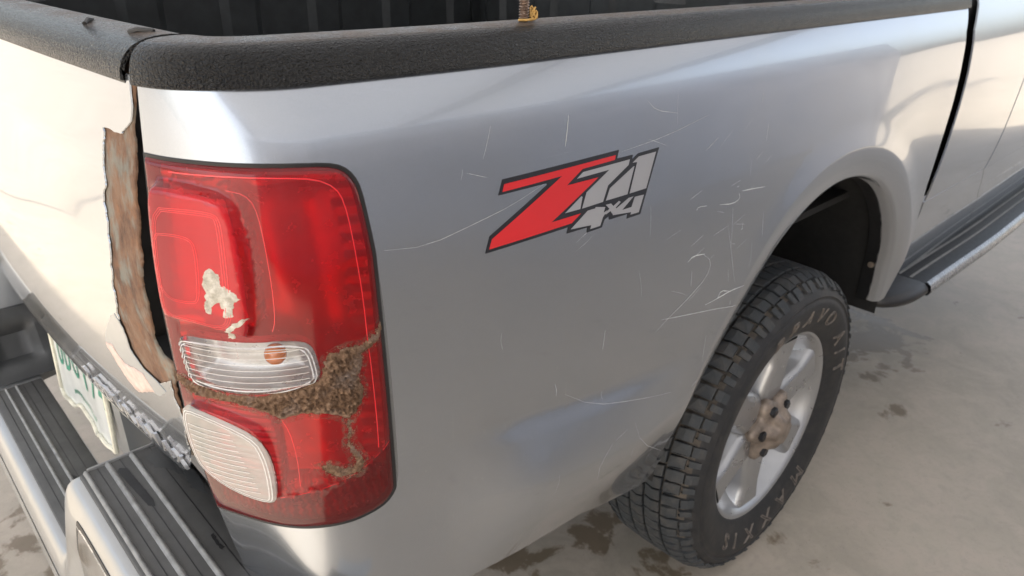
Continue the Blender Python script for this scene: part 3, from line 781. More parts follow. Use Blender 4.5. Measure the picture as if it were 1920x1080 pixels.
# ------------------------------------------------------------------ tailgate
TE = Spl([(1.30, .012), (1.258, .005), (1.2134, 0), (1.167, -.007), (1.118, -.012), (1.072, -.0165), (1.02, -.015), (.95, -.007), (.87, .005), (.80, .022), (.76, .030), (.73, .045), (.70, .075)])
TK = Spl([(1.30, .03), (1.2, .035), (1.0, .06), (.8, .08), (.7, .085)])
def T(y, z, o=0.):
    x = TE(z)+TK(z)*((y-.925)**2-.5776)
    # pressed wedge that opens towards the middle of the gate
    k = sst(.30, .62, y)*(1-sst(1.23, 1.55, y))
    if k > 0:
        zc = 1.178+.012*(y-.3); x += .010*k*(sst(0, .012, zc-z))*(1-sst(.02, .16, zc-z))
    return (x-o, y, z)
Tm = lambda u, z, o=0.: T(-u, z, o)       # (u = -y) so that faces point backwards
TZ0 = .712
edge = [(.168, 1.262), (.167, 1.2134)] 
#paint edge (y,z), ragged where the rust has eaten it
PE = [(0.164, 1.262), (0.1641, 1.236), (0.1697, 1.2226), (0.1792, 1.2165), (0.1949, 1.2083), (0.2098, 1.2071), (0.2223, 1.2083), (0.2369, 1.2068), (0.2337, 1.2016), (0.2383, 1.1836), (0.2393, 1.1558), (0.2481, 1.1329), (0.2448, 1.1151), (0.2439, 1.0855), (0.2474, 1.0674), (0.2608, 1.0268), (0.2723, 0.9968), (0.277, 0.9676), (0.2751, 0.94), (0.25, 0.9332), (0.2242, 0.9343), (0.1816, 0.9577), (0.1914, 0.9358), (0.1897, 0.9151), (0.1946, 0.8903), (0.225, 0.835), (0.2563, 0.7947), (0.3, 0.757), (0.36, 0.735)]+[(.45, TZ0)]
RE = [(y+(.005 if .93 < z < 1.24 else 0), z) for y, z in [(0.159, 1.258), (0.1662, 1.2178), (0.1651, 1.1906), (0.1675, 1.1522), (0.1692, 1.1219), (0.1715, 1.0906), (0.174, 1.057), (0.1769, 1.0269), (0.1854, 1.0052), (0.1743, 0.9907), (0.1551, 0.9863), (0.1814, 0.9371), (0.1869, 0.9019), (0.215, 0.845), (0.235, 0.82)]]
def jagged(P, amp, fr, step=.002):
    return [(y+(amp*fbm((y*fr, z*fr, 4.2), 4)+.0013*fbm((y*400, z*400, 2.), 3))*(1 if 1.21 > z > .74 else .15), z) for y, z in densify(P, step, False)]
pe = jagged(PE, .0035, 75)
outl = [(-y, z) for y, z in pe]+[(-1.683, TZ0), (-1.683, 1.262)]
outl[0] = (outl[0][0], 1.262)
tv, tf = tri(densify(outl, .02)[:], .022)
tg = onsurf('tailgate', tv, tf, 0, M['silver_paint'], truck, Tm, True, .0015, True)
tag(tg, label='silver tailgate with a strip of bare rust down its right edge')
ro = [(-y+.0, z) for y, z in jagged(RE, .003, 70)]+[(-.33, .82), (-.33, 1.0), (-.31, 1.25)]
xv, xf = tri(densify(ro, .012), .012)
onsurf('rust_strip', xv, xf, lambda u, z: -.0025+.0009*fbm((u*90, z*40, 0)), M['rusty_steel'], tg, Tm, False, .002, True)
q = MB(); q.loft([[Tm(-y-.002, z, -.004) for y, z in RE], [(.055, y+.002, z) for y, z in RE]]); q.build('gate_end', M['black_paint'], tg)
# bare primer and lifted paint flakes near the corner
PG = [(0.3294, 0.9642), (0.2957, 0.9933), (0.2774, 1.0028), (0.268, 0.9918), (0.2692, 0.9604), (0.2519, 0.9431), (0.2207, 0.9395), (0.2049, 0.9328), (0.2313, 0.915), (0.2758, 0.9064), (0.3101, 0.9246), (0.334, 0.9367), (0.355, 0.937)]
g1, g2 = tri(densify([(-y, z) for y, z in jagged(PG+[PG[0]], .003, 90)[:-1]], .006), .008)
onsurf('bare_primer', g1, g2, .0006, M['primer_grey'], tg, Tm, True, .001, True)
PP = [(0.3545, 0.9357), (0.3296, 0.9423), (0.3252, 0.9293), (0.3054, 0.9252), (0.2771, 0.9319), (0.2556, 0.9342), (0.2446, 0.9138), (0.3025, 0.8858), (0.3272, 0.8938), (0.3349, 0.906), (0.3437, 0.919)]
g1, g2 = tri(densify([(-y, z) for y, z in jagged(PP+[PP[0]], .004, 90)[:-1]], .005), .007)
onsurf('peeled_paint', g1, g2, lambda u, z: .0012+.001*fbm((u*120, z*120, 5)), M['peeled_pink'], tg, Tm, False, .001, True)
# inner face of the gate
q = MB(); q.box(.045, .056, .172, 1.68, .74, 1.25); q.build('inner_panel', M['liner_plastic'], tg)
# cap over the gate
CPF = [(.006, 1.2565), (0, 1.2565), (-.0008, 1.259), (.0004, 1.266), (.004, 1.2745), (.011, 1.2825), (.022, 1.288), (.036, 1.291), (.052, 1.2915), (.062, 1.289), (.066, 1.28), (.066, 1.26)]
def cap_rings(P, y0, y1, n):
    r = []
    for i in range(n+1):
        y = y0+(y1-y0)*i/n; bx = T(y, 1.262)[0]-.004; r.append([(bx+a, y, b) for a, b in P])
    return r
cp = prof_smooth(CPF); inn = [(a+.003 if a < .04 else a, b-.003) for a, b in cp][::-1]
mb = MB(); mb.loft(cap_rings(cp+inn, 1.68, .172, 40), True, True); mb.build('tailgate_cap', M['cap_plastic'], truck, angle=60)
tag(bpy.data.objects['tailgate_cap'], label='black textured plastic cap along the tailgate top')
q = MB(); q.loft(cap_rings([(a+.008, b-.010) for a, b in cp[2:]], 1.67, .166, 30)); q.build('gate_top_flange', M['rusty_steel'], tg)
for pts_ in ([(.02, .315, 1.2895), (.026, .325, 1.2925), (.033, .335, 1.291)], [(.028, .215, 1.290), (.034, .208, 1.2925), (.043, .196, 1.2915)]):
    q = MB(); q.tube(pts_, .0022, 6); q.build('cap_split', M['black_plastic'], bpy.data.objects['tailgate_cap'])

# badge letters
def text_mesh(body, size, extrude=0., outline=0., space=1.0, bold=0.):
    cu = bpy.data.curves.new('t', 'FONT'); cu.body = body; cu.size = size; cu.extrude = extrude; cu.space_character = space; cu.resolution_u = 3
    cu.offset = bold
    if outline: cu.fill_mode = 'NONE'; cu.bevel_depth = outline; cu.bevel_resolution = 0; cu.extrude = 0
    o = bpy.data.objects.new('t', cu); link(o); bpy.context.view_layer.update()
    dg = bpy.context.evaluated_depsgraph_get(); me = bpy.data.meshes.new_from_object(o.evaluated_get(dg))
    v = [tuple(p.co) for p in me.vertices]; f = [tuple(p.vertices) for p in me.polygons]
    bpy.data.objects.remove(o); bpy.data.curves.remove(cu); bpy.data.meshes.remove(me); return v, f
badge = part_empty('tailgate_badge', truck, T(.40, .80)); tag(badge, label='raised chrome lettering along the tailgate bottom')
yy = .560
for ch, wdt in (('2', .030), ('.', .012), ('8', .038), ('D', .034), ('U', .034), ('R', .033), ('A', .034), ('M', .040), ('A', .034), ('X', .034)):
    v, f = text_mesh(ch, .030, .0020, 0, 1, .0004)
    x0 = min(p[0] for p in v); x1 = max(p[0] for p in v); k = (wdt-.009)/(x1-x0) if ch != '.' else 1
    vv = []
    for a, b, c in v:
        y = yy-(a-x0)*k; z = .788+b; vv.append(T(y, z, .0035+c))
    under(obj('badge_letter', vv, f, M['chrome'], None, False), badge, badge.location)
    yy -= wdt-.0012

# ------------------------------------------------------------------ bed interior
mb = MB()
IX0, IX1, IY0, IY1, FZ = .06, 1.74, .16, 1.69, .86
def wall_ribs(fixed, a0, a1, axis, sgn, pitch, z0, z1):
    P = []; a = a0; n = int((a1-a0)/pitch); w_ = (a1-a0)/n
    for i in range(n):
        b = a0+i*w_
        P += [(b, 0), (b+w_*.42, 0), (b+w_*.5, .016), (b+w_*.78, .016), (b+w_*.86, 0)]
    P.append((a1, 0))
    ring_ = lambda z, e: [((t, fixed+sgn*d*e, z) if axis == 0 else (fixed+sgn*d*e, t, z)) for t, d in P]
    mb.loft([ring_(z0, 1), ring_(z1-.05, 1), ring_(z1-.035, 0), ring_(z1, 0)])
wall_ribs(IY1, IX0, IX1, 0, -1, .27, FZ, 1.27)
wall_ribs(IY0, IX0, IX1, 0, 1, .27, FZ, 1.27)
wall_ribs(IX1, IY0, IY1, 1, -1, .25, FZ, 1.27)
P = []
for i in range(18):
    b = IY0+(IY1-IY0)*i/18; w_ = (IY1-IY0)/18; P += [(b, 0), (b+w_*.5, 0), (b+w_*.6, .012), (b+w_*.9, .012)]
P.append((IY1, 0)); mb.loft([[(x, t, FZ+d) for t, d in P] for x in (IX0, IX1)])
liner = mb.build('bed_liner', M['liner_plastic'], truck, angle=30)
q = MB(); q.box(.05, 1.79, .12, 1.73, FZ-.02, FZ-.004); q.box(1.755, 1.775, .1, 1.75, .5, 1.27); q.build('bed_floor', M['underbody'], truck)
for sgn, y0 in ((1, IY0), (-1, IY1)):
    q = MB(); ring_ = []
    for k in range(17):
        a = math.pi*k/16; ring_.append((1.2-.46*math.cos(a), FZ-.005+.20*math.sin(a)**.6))
    q.loft([[(x, y0+sgn*.001, z) for x, z in ring_], [(x, y0+sgn*.18, z) for x, z in ring_]], False, True); q.build('wheel_tub', M['liner_plastic'], liner, angle=50)
# threaded rod with a knot of string
rodx, rody = .3935, .0885
mb = MB(); rings = []
for i in range(0, 361):
    z = 1.288+.0005*i; a0 = i*.55
    rings.append([(rodx+(.0052+.0009*math.cos(t-a0*2))*math.cos(t), rody+(.0052+.0009*math.cos(t-a0*2))*math.sin(t), z) for t in [2*math.pi*k/12 for k in range(12)]])
mb.loft(rings, True, True); rod = mb.build('threaded_rod', M['brass_rod'], truck); tag(rod, label='rusty threaded rod standing up from the rail cap')
mb = MB()
for k in range(5):
    a = random.uniform(0, 6); c = Vector((rodx+.009, rody-.006, 1.2945+.0022*k))
    mb.tube([c+Vector((.004*math.cos(a+t), .004*math.sin(a+t), .0035*math.sin(2*t+k))) for t in [i*.6 for i in range(9)]], .0010, 6)
mb.tube([(rodx-.012, rody-.004, 1.2935), (rodx-.004, rody-.009, 1.2935), (rodx+.01, rody-.008, 1.294)], .0013, 6)
mb.build('string_knot', M['string_yellow'], rod)

# ------------------------------------------------------------------ left bed side (plain mirror of the near one)
mb = MB(); rings = []
for i in range(0, 50):
    s = 1.84*i/49; r_ = []
    for j in range(25):
        z = .58+(1.268-.58)*j/24; p = B(s, z) if arch_d(plan(s)[0], z) > 0 else B(s, z, -.03); r_.append((p[0], 1.85-p[1], p[2]))
    rings.append(r_)
mb.loft(rings); mb.build('bed_side', M['silver_paint'], truck)

# ------------------------------------------------------------------ rear bumper
PADZ, STZ = .700, .460
def ztop(y):
    if y > .925: y -= .055
    y = min(y, 1.85-y); return STZ+(PADZ-STZ)*(1-sst(.45, .62, y))
def xout(y):
    m = min(y, 1.85-y)
    return -.088-.020*(1-((y-.925)/.9)**2)*.0 - (.020*sst(.44, .64, m)) + (.20*(1-sst(-.02, .16, m))**2)
mb = MB(); rings = []
ys = [-.02+1.89*i/150 for i in range(151)]
for y in ys:
    z = ztop(y); xo = xout(y); m = min(y, 1.85-y)
    xi = .006 if m > .58 else .05
    r_ = [(xi, y, z-.03), (xi, y, z), (xo+.016, y, z), (xo+.007, y, z-.001), (xo+.001, y, z-.006), (xo-.003, y, z-.014), (xo-.010, y, z-.05), (xo-.014, y, z-.10), (xo-.012, y, max(.40, z-.2)), (xo-.002, y, max(.37, z-.24)), (xo+.03, y, max(.36, z-.25))]
    rings.append(r_)
mb.loft(rings); bumper = mb.build('bumper', M['bumper_silver'], truck, angle=60)
tag(bumper, label='silver step bumper with worn dark ribbed step pads')
# ribbed pads
def pad(y0, y1, x0f, x1, zf, nm, ribs, seams):
    mb = MB(); N = 30; P = [y0+(y1-y0)*i/N for i in range(N+1)]
    mb.loft([[(x0f(y), y, zf(y)-.004), (x0f(y)+.001, y, zf(y)+.0035), (x0f(y)+.003, y, zf(y)+.0045), (x1-.003, y, zf(y)+.0045), (x1, y, zf(y)+.003), (x1, y, zf(y)-.004)] for y in P], False, True)
    p_ = mb.build(nm, M['step_pad_plastic'], bumper, angle=60)
    for a, b in ribs:
        mb = MB(); L = [y0+(.006 if y0 < y1 else -.006)+(y1-y0)*.985*i/N for i in range(N+1)]
        xc = lambda y: x0f(y)+(x1-x0f(y))*a
        mb.loft([[(xc(y)-b*1.3, y, zf(y)+.0045), (xc(y)-b*.8, y, zf(y)+.0075), (xc(y), y, zf(y)+.0088), (xc(y)+b*.8, y, zf(y)+.0075), (xc(y)+b*1.3, y, zf(y)+.0045)] for y in L], False, True)
        o_ = mb.build('pad_rib', M['worn_ridge'], p_ if False else bumper, angle=80)
    for a in seams:
        mb = MB(); xc = lambda y: x0f(y)+(x1-x0f(y))*a
        mb.loft([[(xc(y)-.0007, y, zf(y)+.0048), (xc(y)+.0007, y, zf(y)+.0048)] for y in P]); mb.build('pad_seam', M['black_plastic'], bumper)
    return p_
flat = lambda z: (lambda y: z)
pr = pad(.008, .452, lambda y: xout(y)+.013, .046, flat(PADZ), 'step_pad', ((.07, .0025), (.30, .003), (.56, .003)), (.19, .43, .76))
pad(1.842, 1.398, lambda y: xout(y)+.013, .046, flat(PADZ), 'step_pad', ((.07, .0025), (.30, .003), (.56, .003)), (.19, .43, .76))
pad(.635, 1.215, lambda y: -.094, .004, flat(STZ), 'step_pad', ((.30, .0022), (.50, .0025)), (.16, .62, .8))
# pale inner lip of the near pad
q = MB(); q.box(-.064, .047, .4535, .4575, PADZ-.008, PADZ+.0075); q.build('pad_lip', M['worn_ridge'], bumper, bevel=.0015)
# drain slots and chipped spots
def spot(nm, poly, z, mat, amp=.0012):
    P = jag(poly, amp, 200, .003); mv, mf = tri(P, .006); return obj(nm, [(a, b, z) for a, b in mv], mf, mat, bumper, False)
spot('drain_slot', [(-.034, .425), (-.030, .432), (-.022, .425), (-.018, .335), (-.021, .322), (-.027, .330)], PADZ+.0052, M['black_paint'], .0006)
spot('chipped_patch', [(.010, .225), (.014, .226), (.013, .205), (.015, .196), (.010, .192), (.009, .205)], PADZ+.0052, M['black_paint'], .0014)
spot('chipped_patch', [(-.050, .80), (-.044, .815), (-.036, .80), (-.035, .768), (-.040, .765), (-.045, .785)], STZ+.0052, M['black_paint'])
spot('chipped_patch', [(-.021, .72), (-.016, .725), (-.014, .715), (-.02, .712)], STZ+.0052, M['black_paint'])
spot('damp_patch', [(.005, .43), (.02, .445), (.043, .448), (.044, .33), (.036, .30), (.028, .325), (.03, .36), (.018, .385), (.008, .40)], PADZ+.0050, M['grey_plastic'], .003)
# inset bright reflector panel in the bumper face
q = MB(); rows = []
def bface(y, z): return (xout(y)-.0135-(.004 if z > .62 else .0), y, z)
def panel(pts2, dx, nm, mat):
    P = densify(chaikin(pts2, 2), .01); mv, mf = tri([(-a, b) for a, b in P], .02)
    def fx(y, z): t = max(0, min(1, (PADZ-.014-z)/.086)); return xout(y)-.003-.011*t**.75
    return onsurf(nm, mv, mf, dx, mat, bumper, lambda u, z, o=0.: (fx(-u, z)-o, -u, z), True, .003, True)
panel([(.425, .655), (.41, .668), (.10, .668), (.08, .655), (.08, .53), (.10, .51), (.44, .51), (.455, .53)], .0012, 'inset_gasket', M['black_gasket'])
panel([(.413, .646), (.402, .660), (.105, .660), (.088, .65), (.088, .535), (.105, .518), (.43, .518), (.445, .535)], .0026, 'inset_panel', M['mirror_metal'])
# dark pocketed end block on the far side of the step
mb = MB()
A = lambda t, x: (x, 1.232+.07*t, STZ+.006+.145*t)
rows = []
for i in range(13):
    t = i/12; r_ = []
    for j in range(13):
        x = -.100+.155*j/12; u = min(min(t, 1-t)*12-2.2, min(j, 12-j)-1.8); k = sst(0, 2.0, u); p = A(t, x); r_.append((p[0], p[1]+.026*k, p[2]-.014*k))
    rows.append(r_)
mb.loft(rows); mb.build('end_pocket', M['grey_plastic'], bumper)
q = MB(); q.box(-.10, .05, 1.305, 1.315, STZ-.02, STZ+.150); q.build('pocket_wall', M['grey_plastic'], bumper)
# number plate
PLX = .030
def plate_pt(u, v, o=0.):     # u 0..1 from right (near) to left, v 0..1 bottom to top
    y = .715+.375*u; wv = .006*math.sin(u*13)+.004*math.sin(u*31+1); z = .535-.045*u+wv*(1-v)+.145*v
    return (PLX-.004*math.sin(u*9)*(1-v)-o-.02*(1-v)*.3, y, z)
def gridmesh(fn, nu, nv):
    return [fn(i/nu, j/nv) for i in range(nu+1) for j in range(nv+1)], [(i*(nv+1)+j, i*(nv+1)+j+1, (i+1)*(nv+1)+j+1, (i+1)*(nv+1)+j) for i in range(nu) for j in range(nv)]
v, f = gridmesh(lambda a, b: plate_pt(a, b), 40, 6); plate = obj('number_plate', v, f, M['plate_white'], truck)
tag(plate, label='bent white number plate with green characters')
mb = MB(); rim = [plate_pt(i/40, 0, .002) for i in range(41)]+[plate_pt(1, j/5, .002) for j in range(1, 6)]+[plate_pt(1-i/40, 1, .002) for i in range(1, 41)]+[plate_pt(0, 1-j/5, .002) for j in range(1, 6)]
mb.tube(rim, .0045, 8); mb.build('plate_rim', M['plate_rim'], plate)
for ch, u in zip('UDU174', (.90, .76, .62, .40, .27, .13)):
    v, f = text_mesh(ch, .1, 0, 0, 1.05, .001); x0 = min(p[0] for p in v); mx = max(p[0] for p in v)-x0
    obj('plate_character', [plate_pt(u-.105*(p[0]-x0)/max(mx, .04), .56+p[1]*7.0, .0012) for p in v], f, M['plate_green'], plate, False)
q = MB()
for i in range(16):
    u = .3+.42*i/16; a = [plate_pt(u, .2, .0012), plate_pt(u-.014, .2, .0012), plate_pt(u-.014, .27, .0012), plate_pt(u-.002, .26, .0012)]; q.add(a, [(0, 1, 2, 3)])
q.build('plate_small_print', M['plate_green'], plate, False)
q = MB(); q.box(.045, .055, .66, 1.19, .48, .70); q.box(.02, .06, .60, .645, .45, .72); q.build('plate_bracket', M['bumper_silver'], truck)
# chassis seen below
q = MB(); q.box(.10, 3.6, .35, .47, .52, .66); q.box(.10, 3.6, 1.38, 1.50, .52, .66); q.box(.3, .42, .3, 1.55, .54, .66); q.box(1.14, 1.26, .3, 1.55, .32, .44); q.build('chassis_frame', M['underbody'], truck)
# ------------------------------------------------------------------ wheel well
mb = MB(); rings = []
for y in (.045, .12, .22, .34, .40):
    rings.append([(AX+(AR+.012)*math.cos(R(2+176*k/40)), y, AZ+(AR+.012)*math.sin(R(2+176*k/40))) for k in range(41)])
mb.loft(rings); mb.add([(AX+(AR+.012)*math.cos(R(2+176*k/40)), .40, AZ+(AR+.012)*math.sin(R(2+176*k/40))) for k in range(41)], [tuple(range(41))])
liner2 = mb.build('wheel_arch_liner', M['underbody'], truck)
for a in (20,):
    q = MB(); p = (AX+(AR-.002)*math.cos(R(a)), .07, AZ+(AR-.002)*math.sin(R(a)))
    q.tube([(p[0]+.01, p[1], p[2]), (p[0]-.004, p[1], p[2])], .008, 8); q.build('clip', M['hub_tan'], liner2)

# ------------------------------------------------------------------ rear wheel
WX, WZ, WY = 1.2, .372, .03
wheel = part_empty('wheel', truck, (WX, WY+.13, WZ))
def wv(r, th, y): return (WX+r*math.cos(th), WY+y, WZ+r*math.sin(th))
def rev_mesh(prof, n=96, name='x', mat=None):
    mb = MB(); mb.loft([[wv(r, 2*math.pi*k/n, y) for r, y in prof] for k in range(n+1)]); v = mb.v; return mb
TPR = [(.232, .030), (.236, .022), (.244, .0185), (.256, .0120), (.275, .0045), (.292, .0008), (.305, 0), (.318, .002), (.3195, .004), (.326, .004), (.3275, .0022), (.334, .006), (.345, .013), (.353, .021), (.359, .034), (.3625, .05), (.3645, .09), (.365, .1275)]
TPR = TPR+[(r, .255-y) for r, y in TPR[::-1][1:]]
tyre = rev_mesh(TPR, 120).build('tyre', [M['rubber'], M['dusty_groove']], None, angle=70)
for pg in tyre.data.polygons:
    c = pg.center; r = math.hypot(c.x-WX, c.z-WZ); pg.material_index = 1 if r > .352 else 0
under(tyre, wheel, wheel.location); tag(tyre, label='black all terrain tyre with worn outlined lettering')
# tread blocks
RT = .3755; NP = 74
mb = MB()
def block(poly, r0, r1, inset=.0016, sub=1):
    j = random.uniform(-.0012, .0012); poly = [(p[0]+j+random.uniform(-.0008, .0008), p[1]+random.uniform(-.0006, .0006)) for p in poly]
    n = len(poly); cx = sum(p[0] for p in poly)/n; cy = sum(p[1] for p in poly)/n
    vs = [wv(r0(p[1]), p[0]/RT, p[1]) for p in poly]
    vs += [wv(r1(p[1])-.0012, p[0]/RT, p[1]) for p in poly]
    vs += [wv(r1(cy+(p[1]-cy)*.9)-.0, (cx+(p[0]-cx)*(1-inset/.012))/RT, cy+(p[1]-cy)*(1-inset/.014)) for p in poly]
    fs = [(i, (i+1) % n, n+(i+1) % n, n+i) for i in range(n)]+[(n+i, n+(i+1) % n, 2*n+(i+1) % n, 2*n+i) for i in range(n)]+[tuple(2*n+i for i in range(n))]
    mb.add(vs, fs)
crown = lambda y: RT-.0045*((y-.1275)/.1)**2
base = lambda y: .357
pit = 2*math.pi*RT/NP
for k in range(NP):
    t = k*pit; g = .0016
    for side in (0, 1):
        Y = (lambda y: y) if side == 0 else (lambda y: .255-y)
        sh = 0 if side == 0 else pit*.5
        # shoulder lug (two halves with a sipe), runs over the shoulder
        a0, a1 = t+sh+g, t+sh+pit*.86
        long_ = k % 2
        y_in = .066
        block([(a0, Y(.030 if long_ else .034)), (a1, Y(.030 if long_ else .034)), (a1+.002, Y(.05)), (a1+.004, Y(y_in)), (a0+.004, Y(y_in)), (a0+.001, Y(.05))], base, lambda y: crown(y) if .04 < y < .215 else RT-.0115)
        # side lug on the upper sidewall
        b0, b1 = t+sh+g, t+sh+pit*(.75 if long_ else .5)
        vs = []
        for r_, y_ in ((.362, .029), (.353, .0185), (.342 if long_ else .347, .0105)):
            for a in (b0, b1): vs.append(wv(r_+.0015, a/RT, Y(y_-.0035)))
        for r_, y_ in ((.362, .034), (.353, .024), (.342 if long_ else .347, .0155)):
            for a in (b0, b1): vs.append(wv(r_-.002, a/RT, Y(y_)))
        mb.add(vs, [(0, 1, 3, 2), (2, 3, 5, 4), (0, 2, 8, 6), (2, 4, 10, 8), (1, 7, 9, 3), (3, 9, 11, 5), (4, 5, 11, 10)])
        # inner hexagonal row
        h0, h1 = t+sh*.6+g*.7, t+sh*.6+pit*.9
        block([(h0, Y(.0715)), (h1, Y(.0715)), (h1+.005, Y(.090)), (h1+.001, Y(.1065)), (h0+.001, Y(.1065)), (h0+.005, Y(.090))], base, crown)
    c0, c1 = t+pit*.3, t+pit*1.2
    block([(c0, .112), (c1, .112), (c1+.006, .1275), (c1, .143), (c0, .143), (c0+.006, .1275)], base, crown)
tread = mb.build('tread', M['tread_rubber'], None, False); under(tread, wheel, wheel.location)
# sidewall lettering
def side_text(body, r0, size, th_mid, nm, stretch=1.0):
    v, f = text_mesh(body, size, 0, .0013, 1.12); x0 = min(p[0] for p in v); x1 = max(p[0] for p in v); xm = (x0+x1)/2
    vv = []
    rz = Spl([(.244, .0185), (.256, .0120), (.275, .0045), (.292, .0008), (.305, 0), (.318, .002), (.334, .006)])
    for a, b, c in v:
        r = r0+b; th = th_mid-(a-xm)*stretch/(r0+size*.4); vv.append(wv(r, th, rz(r)-.0005-c))
    o = obj(nm, vv, f, M['sidewall_letter'], None, False); under(o, wheel, wheel.location)
for ch, a in zip('MAXXIS', (-53, -69, -84, -101, -116, -128)): side_text(ch, .265, .050, R(a), 'sidewall_letter', 1.25)
for ch, a in zip('BRAVOA/T', (110, 97, 84, 71, 58, 34.5, 23, 12)): side_text(ch, .265, .050, R(a), 'sidewall_letter', 1.15)
# rim
RPR = [(.205, .24), (.200, .20), (.192, .16), (.188, .11), (.192, .08), (.205, .064), (.2165, .045), (.222, .034), (.2285, .0265), (.2335, .0225), (.237, .0225), (.239, .026), (.2385, .034), (.232, .042)]
rim = rev_mesh(RPR, 96).build('rim', M['alloy'], None, angle=50); under(rim, wheel, wheel.location)
tag(rim, label='silver six spoke alloy rim')
def spoke(a):
    mb = MB(); c, s = math.cos(a), math.sin(a); rows = []
    for i in range(15):
        r = .050+(.216-.050)*i/14; t = i/14
        hw = .040*(1-t)**1.2*.55+.0335+.018*max(0, t-.72)/.28
        if t < .25: hw = min(hw, r*math.tan(R(30))*1.0+.004)
        yf = .042-.010*t; 
        prof = [(-hw-.006, .050), (-hw, .016), (-hw*.9, .006), (-hw*.7, .0005), (-hw*.62, 0), (hw*.62, 0), (hw*.7, .0005), (hw*.9, .006), (hw, .016), (hw+.006, .050)]
        rows.append([(WX+r*c-u*s, WY+yf+d, WZ+r*s+u*c) for u, d in prof])
    mb.loft(rows); o = mb.build('spoke', M['alloy'], None, angle=40); under(o, wheel, wheel.location)
for k in range(6): spoke(R(24+60*k))
q = MB(); n = 40
q.loft([[wv(r, 2*math.pi*k/n, y) for r, y in ((.085, .10), (.085, .055), (.078, .050), (.02, .048), (.0, .048))] for k in range(n+1)]); under(q.build('hub_face', M['alloy'], None), wheel, wheel.location)
# tan six-lobed hub cover with dark nuts
mb = MB(); rings = []; n = 72
def lobe(th): return 1+.16*math.cos(6*(th-R(54)))
for rr_, y in ((.072, .050), (.077, .038), (.075, .028), (.066, .022), (.054, .018), (.043, .008), (.036, -.004), (.028, -.008), (.014, -.009), (.001, -.009)):
    rings.append([wv(rr_*(lobe(2*math.pi*k/n) if rr_ > .03 else 1)*1.0, 2*math.pi*k/n, y) for k in range(n)])
mb.loft(rings, True); hub = mb.build('hub_cover', M['hub_tan'], None, angle=60); under(hub, wheel, wheel.location)
for k in range(6):
    a = R(54+60*k); q = MB(); c = wv(.060, a, 0)
    q.loft([[(c[0]+r_*math.cos(R(60*j)), WY+y, c[2]+r_*math.sin(R(60*j))) for j in range(6)] for r_, y in ((.0125, .035), (.0125, .013), (.0098, .0105), (.001, .0112))], True)
    under(q.build('wheel_nut', M['nut_black'], None, False), wheel, wheel.location)
q = MB(); q.loft([[wv(r, 2*math.pi*k/40, y) for r, y in ((.03, .12), (.17, .13), (.175, .17))] for k in range(41)]); under(q.build('brake_drum', M['hub_tan'], None), wheel, wheel.location)

# ------------------------------------------------------------------ cab
CP = Spl([(1.32, .075), (1.256, .050), (1.2, .033), (1.12, .022), (1.0, .014), (.90, .012), (.84, .015), (.80, .020), (.795, .0205), (.75, .025), (.725, .0295), (.715, .032), (.66, .040), (.58, .058), (.50, .09)])
def Cb(x, z, o=0.): return (x, CP(z)-o+.004*((x-2.6)/.8)**2, z)
cabedge = [(1.895, 1.30), (1.89, 1.2607), (1.85, 1.2063), (1.846, 1.1123), (1.832, 1.04), (1.808, .943), (1.785, .8564), (1.782, .80)]
seam = [(2.60, 1.30), (2.48, 1.2), (2.385, 1.07), (2.325, .95), (2.275, .84), (2.26, .80)]
low1 = [(1.735, .799), (1.74, .70), (1.76, .64), (1.78, .56), (1.79, .50)]
pq = densify(cabedge+[(2.254, .799)]+[(x-.004, z) for x, z in seam[::-1]], .03); cv, cf = tri(pq, .03)
onsurf('cab_quarter', cv, cf, 0, M['silver_paint'], truck, Cb, True, .004, True)
pq = densify([(x+.002, z) for x, z in seam]+[(2.266, .799), (3.2, .799), (3.2, 1.30)], .04); cv, cf = tri(pq, .035)
door = onsurf('door', cv, cf, .001, M['silver_paint'], truck, Cb, True, .02, True)
sl1 = [(2.262, .7955), (2.29, .76), (2.32, .725), (2.345, .70), (2.38, .67)]
pq = densify([(1.782, .7955)]+[(x-.003, z) for x, z in sl1]+[(2.417, .60), (2.427, .50), (1.80, .50), (1.80, .56), (1.792, .64), (1.785, .70)], .025); cv, cf = tri(pq, .022)
onsurf('sill', cv, cf, -.0015, M['silver_paint'], truck, Cb, True, .02, True)
pq = densify([(x+.003, z) for x, z in sl1]+[(2.423, .60), (2.433, .50), (3.6, .50), (3.6, .7955)], .03); cv, cf = tri(pq, .03)
onsurf('sill', cv, cf, -.0015, M['silver_paint'], truck, Cb, True, .02, True)
# upper cab, rear wall and glass
q = MB(); q.box(1.88, 3.55, .20, 1.65, .45, 1.296); q.build('cab_core', M['black_paint'], truck, bevel=.02)
mb = MB(); rr_ = []
for x, ins, zt in ((1.87, .10, 1.62), (2.0, .11, 1.745), (2.3, .115, 1.775), (3.0, .115, 1.775), (3.4, .12, 1.70)):
    rr_.append([(x, .075, 1.295), (x, .075+.02, 1.33), (x, .075+ins, zt-.03), (x, .15+ins, zt), (x, 1.70-ins, zt), (x, 1.775-ins, zt-.03), (x, 1.755, 1.33), (x, 1.775, 1.295)])
mb.loft(rr_, False, True); mb.build('cab_roof', M['silver_paint'], truck, angle=40)
q = MB(); q.add([(1.95, .09, 1.345), (3.1, .09, 1.345), (2.95, .165, 1.69), (2.05, .165, 1.66)], [(0, 1, 2, 3)]); q.add([(p[0], p[1]+.004, p[2]) for p in q.v[:4]], [(3, 2, 1, 0)]); q.build('side_window', M['glass_dark'], truck, False)
# black strip standing in for the shade inside the bed gap
q = MB(); q.box(1.68, 2.0, .066, .08, .60, 1.285); q.build('gap_shade', M['underbody'], truck)
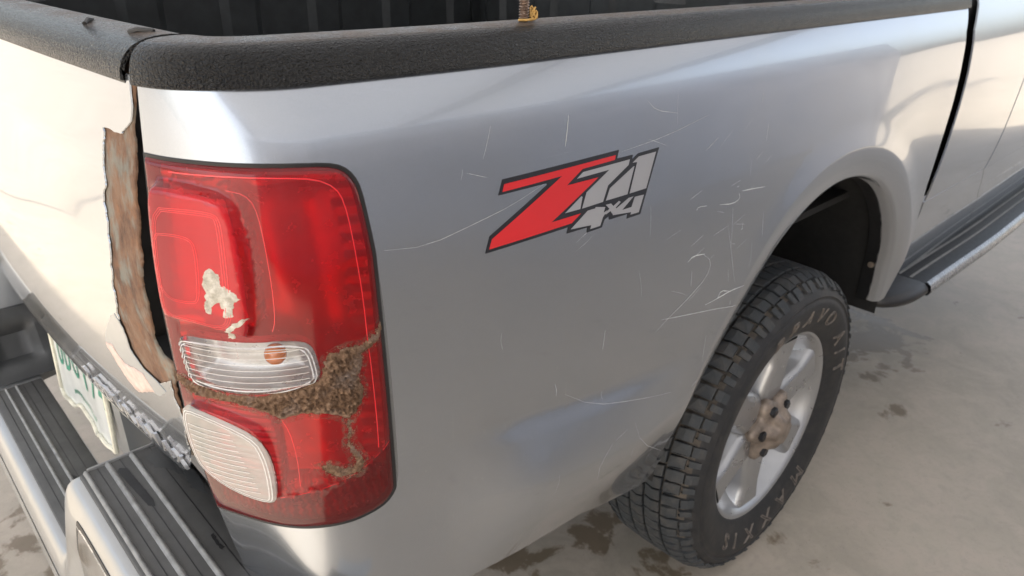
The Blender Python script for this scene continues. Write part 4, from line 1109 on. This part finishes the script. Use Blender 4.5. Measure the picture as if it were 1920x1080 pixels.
# black bracket tab by the sill
q = MB(); q.loft([[(1.735+.045*math.sin(t)*k, .085-.02*k, .66-.07*(t/math.pi)) for t in [math.pi*i/8 for i in range(9)]] for k in (0, 1)]); q.box(1.74, 1.775, .06, .09, .585, .655); q.build('sill_tab', M['black_plastic'], truck, bevel=.006)
# ------------------------------------------------------------------ side step
SX0, SX1 = 1.775, 3.5
mb = MB(); rings = []
SP = [(.165, .505), (.165, .528), (.155, .532), (.020, .532), (.006, .529), (-.004, .520), (-.008, .508), (.0, .495), (.02, .485), (.16, .485)]
def sw(x): t = sst(1.80, 2.6, x); return -.018*t
for i in range(60):
    x = 1.93+(SX1-1.93)*i/59; rings.append([(x, y+sw(x)*(1 if y < .1 else 0), z) for y, z in SP])
mb.loft(rings, True, True); step = mb.build('side_step', M['step_plastic'], truck, angle=50); tag(step, label='black side step with bright trim lines')
def stripe(y0, y1, z0, nm, mat):
    mb = MB(); mb.loft([[(x, y0+sw(x)*(1 if y0 < .1 else 0), z0-.003), (x, y0+sw(x)*(1 if y0 < .1 else 0), z0+.002), (x, y1+sw(x)*(1 if y0 < .1 else 0), z0+.002), (x, y1+sw(x)*(1 if y0 < .1 else 0), z0-.003)] for x in [1.935+(SX1-1.935)*i/59 for i in range(60)]], True, True); mb.build(nm, mat, step, angle=50)
for y in (.125, .082, .05): stripe(y-.0035, y+.0035, .532, 'trim_strip', M['worn_ridge'])
mb = MB(); mb.loft([[(x, .006+sw(x), .5325), (x, .001+sw(x), .531), (x, -.007+sw(x), .524), (x, -.0115+sw(x), .508), (x, -.004+sw(x), .492), (x, .0+sw(x), .495)] for x in [1.932+(SX1-1.932)*i/59 for i in range(60)]]); mb.build('chrome_edge', M['dull_chrome'], step)
mb = MB(); rings = []
for i in range(13):
    t = i/12; x = 1.928-.19*math.sin(t*math.pi/2); k = math.cos(t*math.pi/2)**.5; kz = max(.02, k)
    rings.append([(x, .165+(y-.165)*(.25+.75*kz) if y < .16 else y, .505+(z-.505)*(kz*.95+.05)) for y, z in SP])
mb.loft(rings, True, True); mb.build('end_cap', M['black_plastic'], step, angle=60)
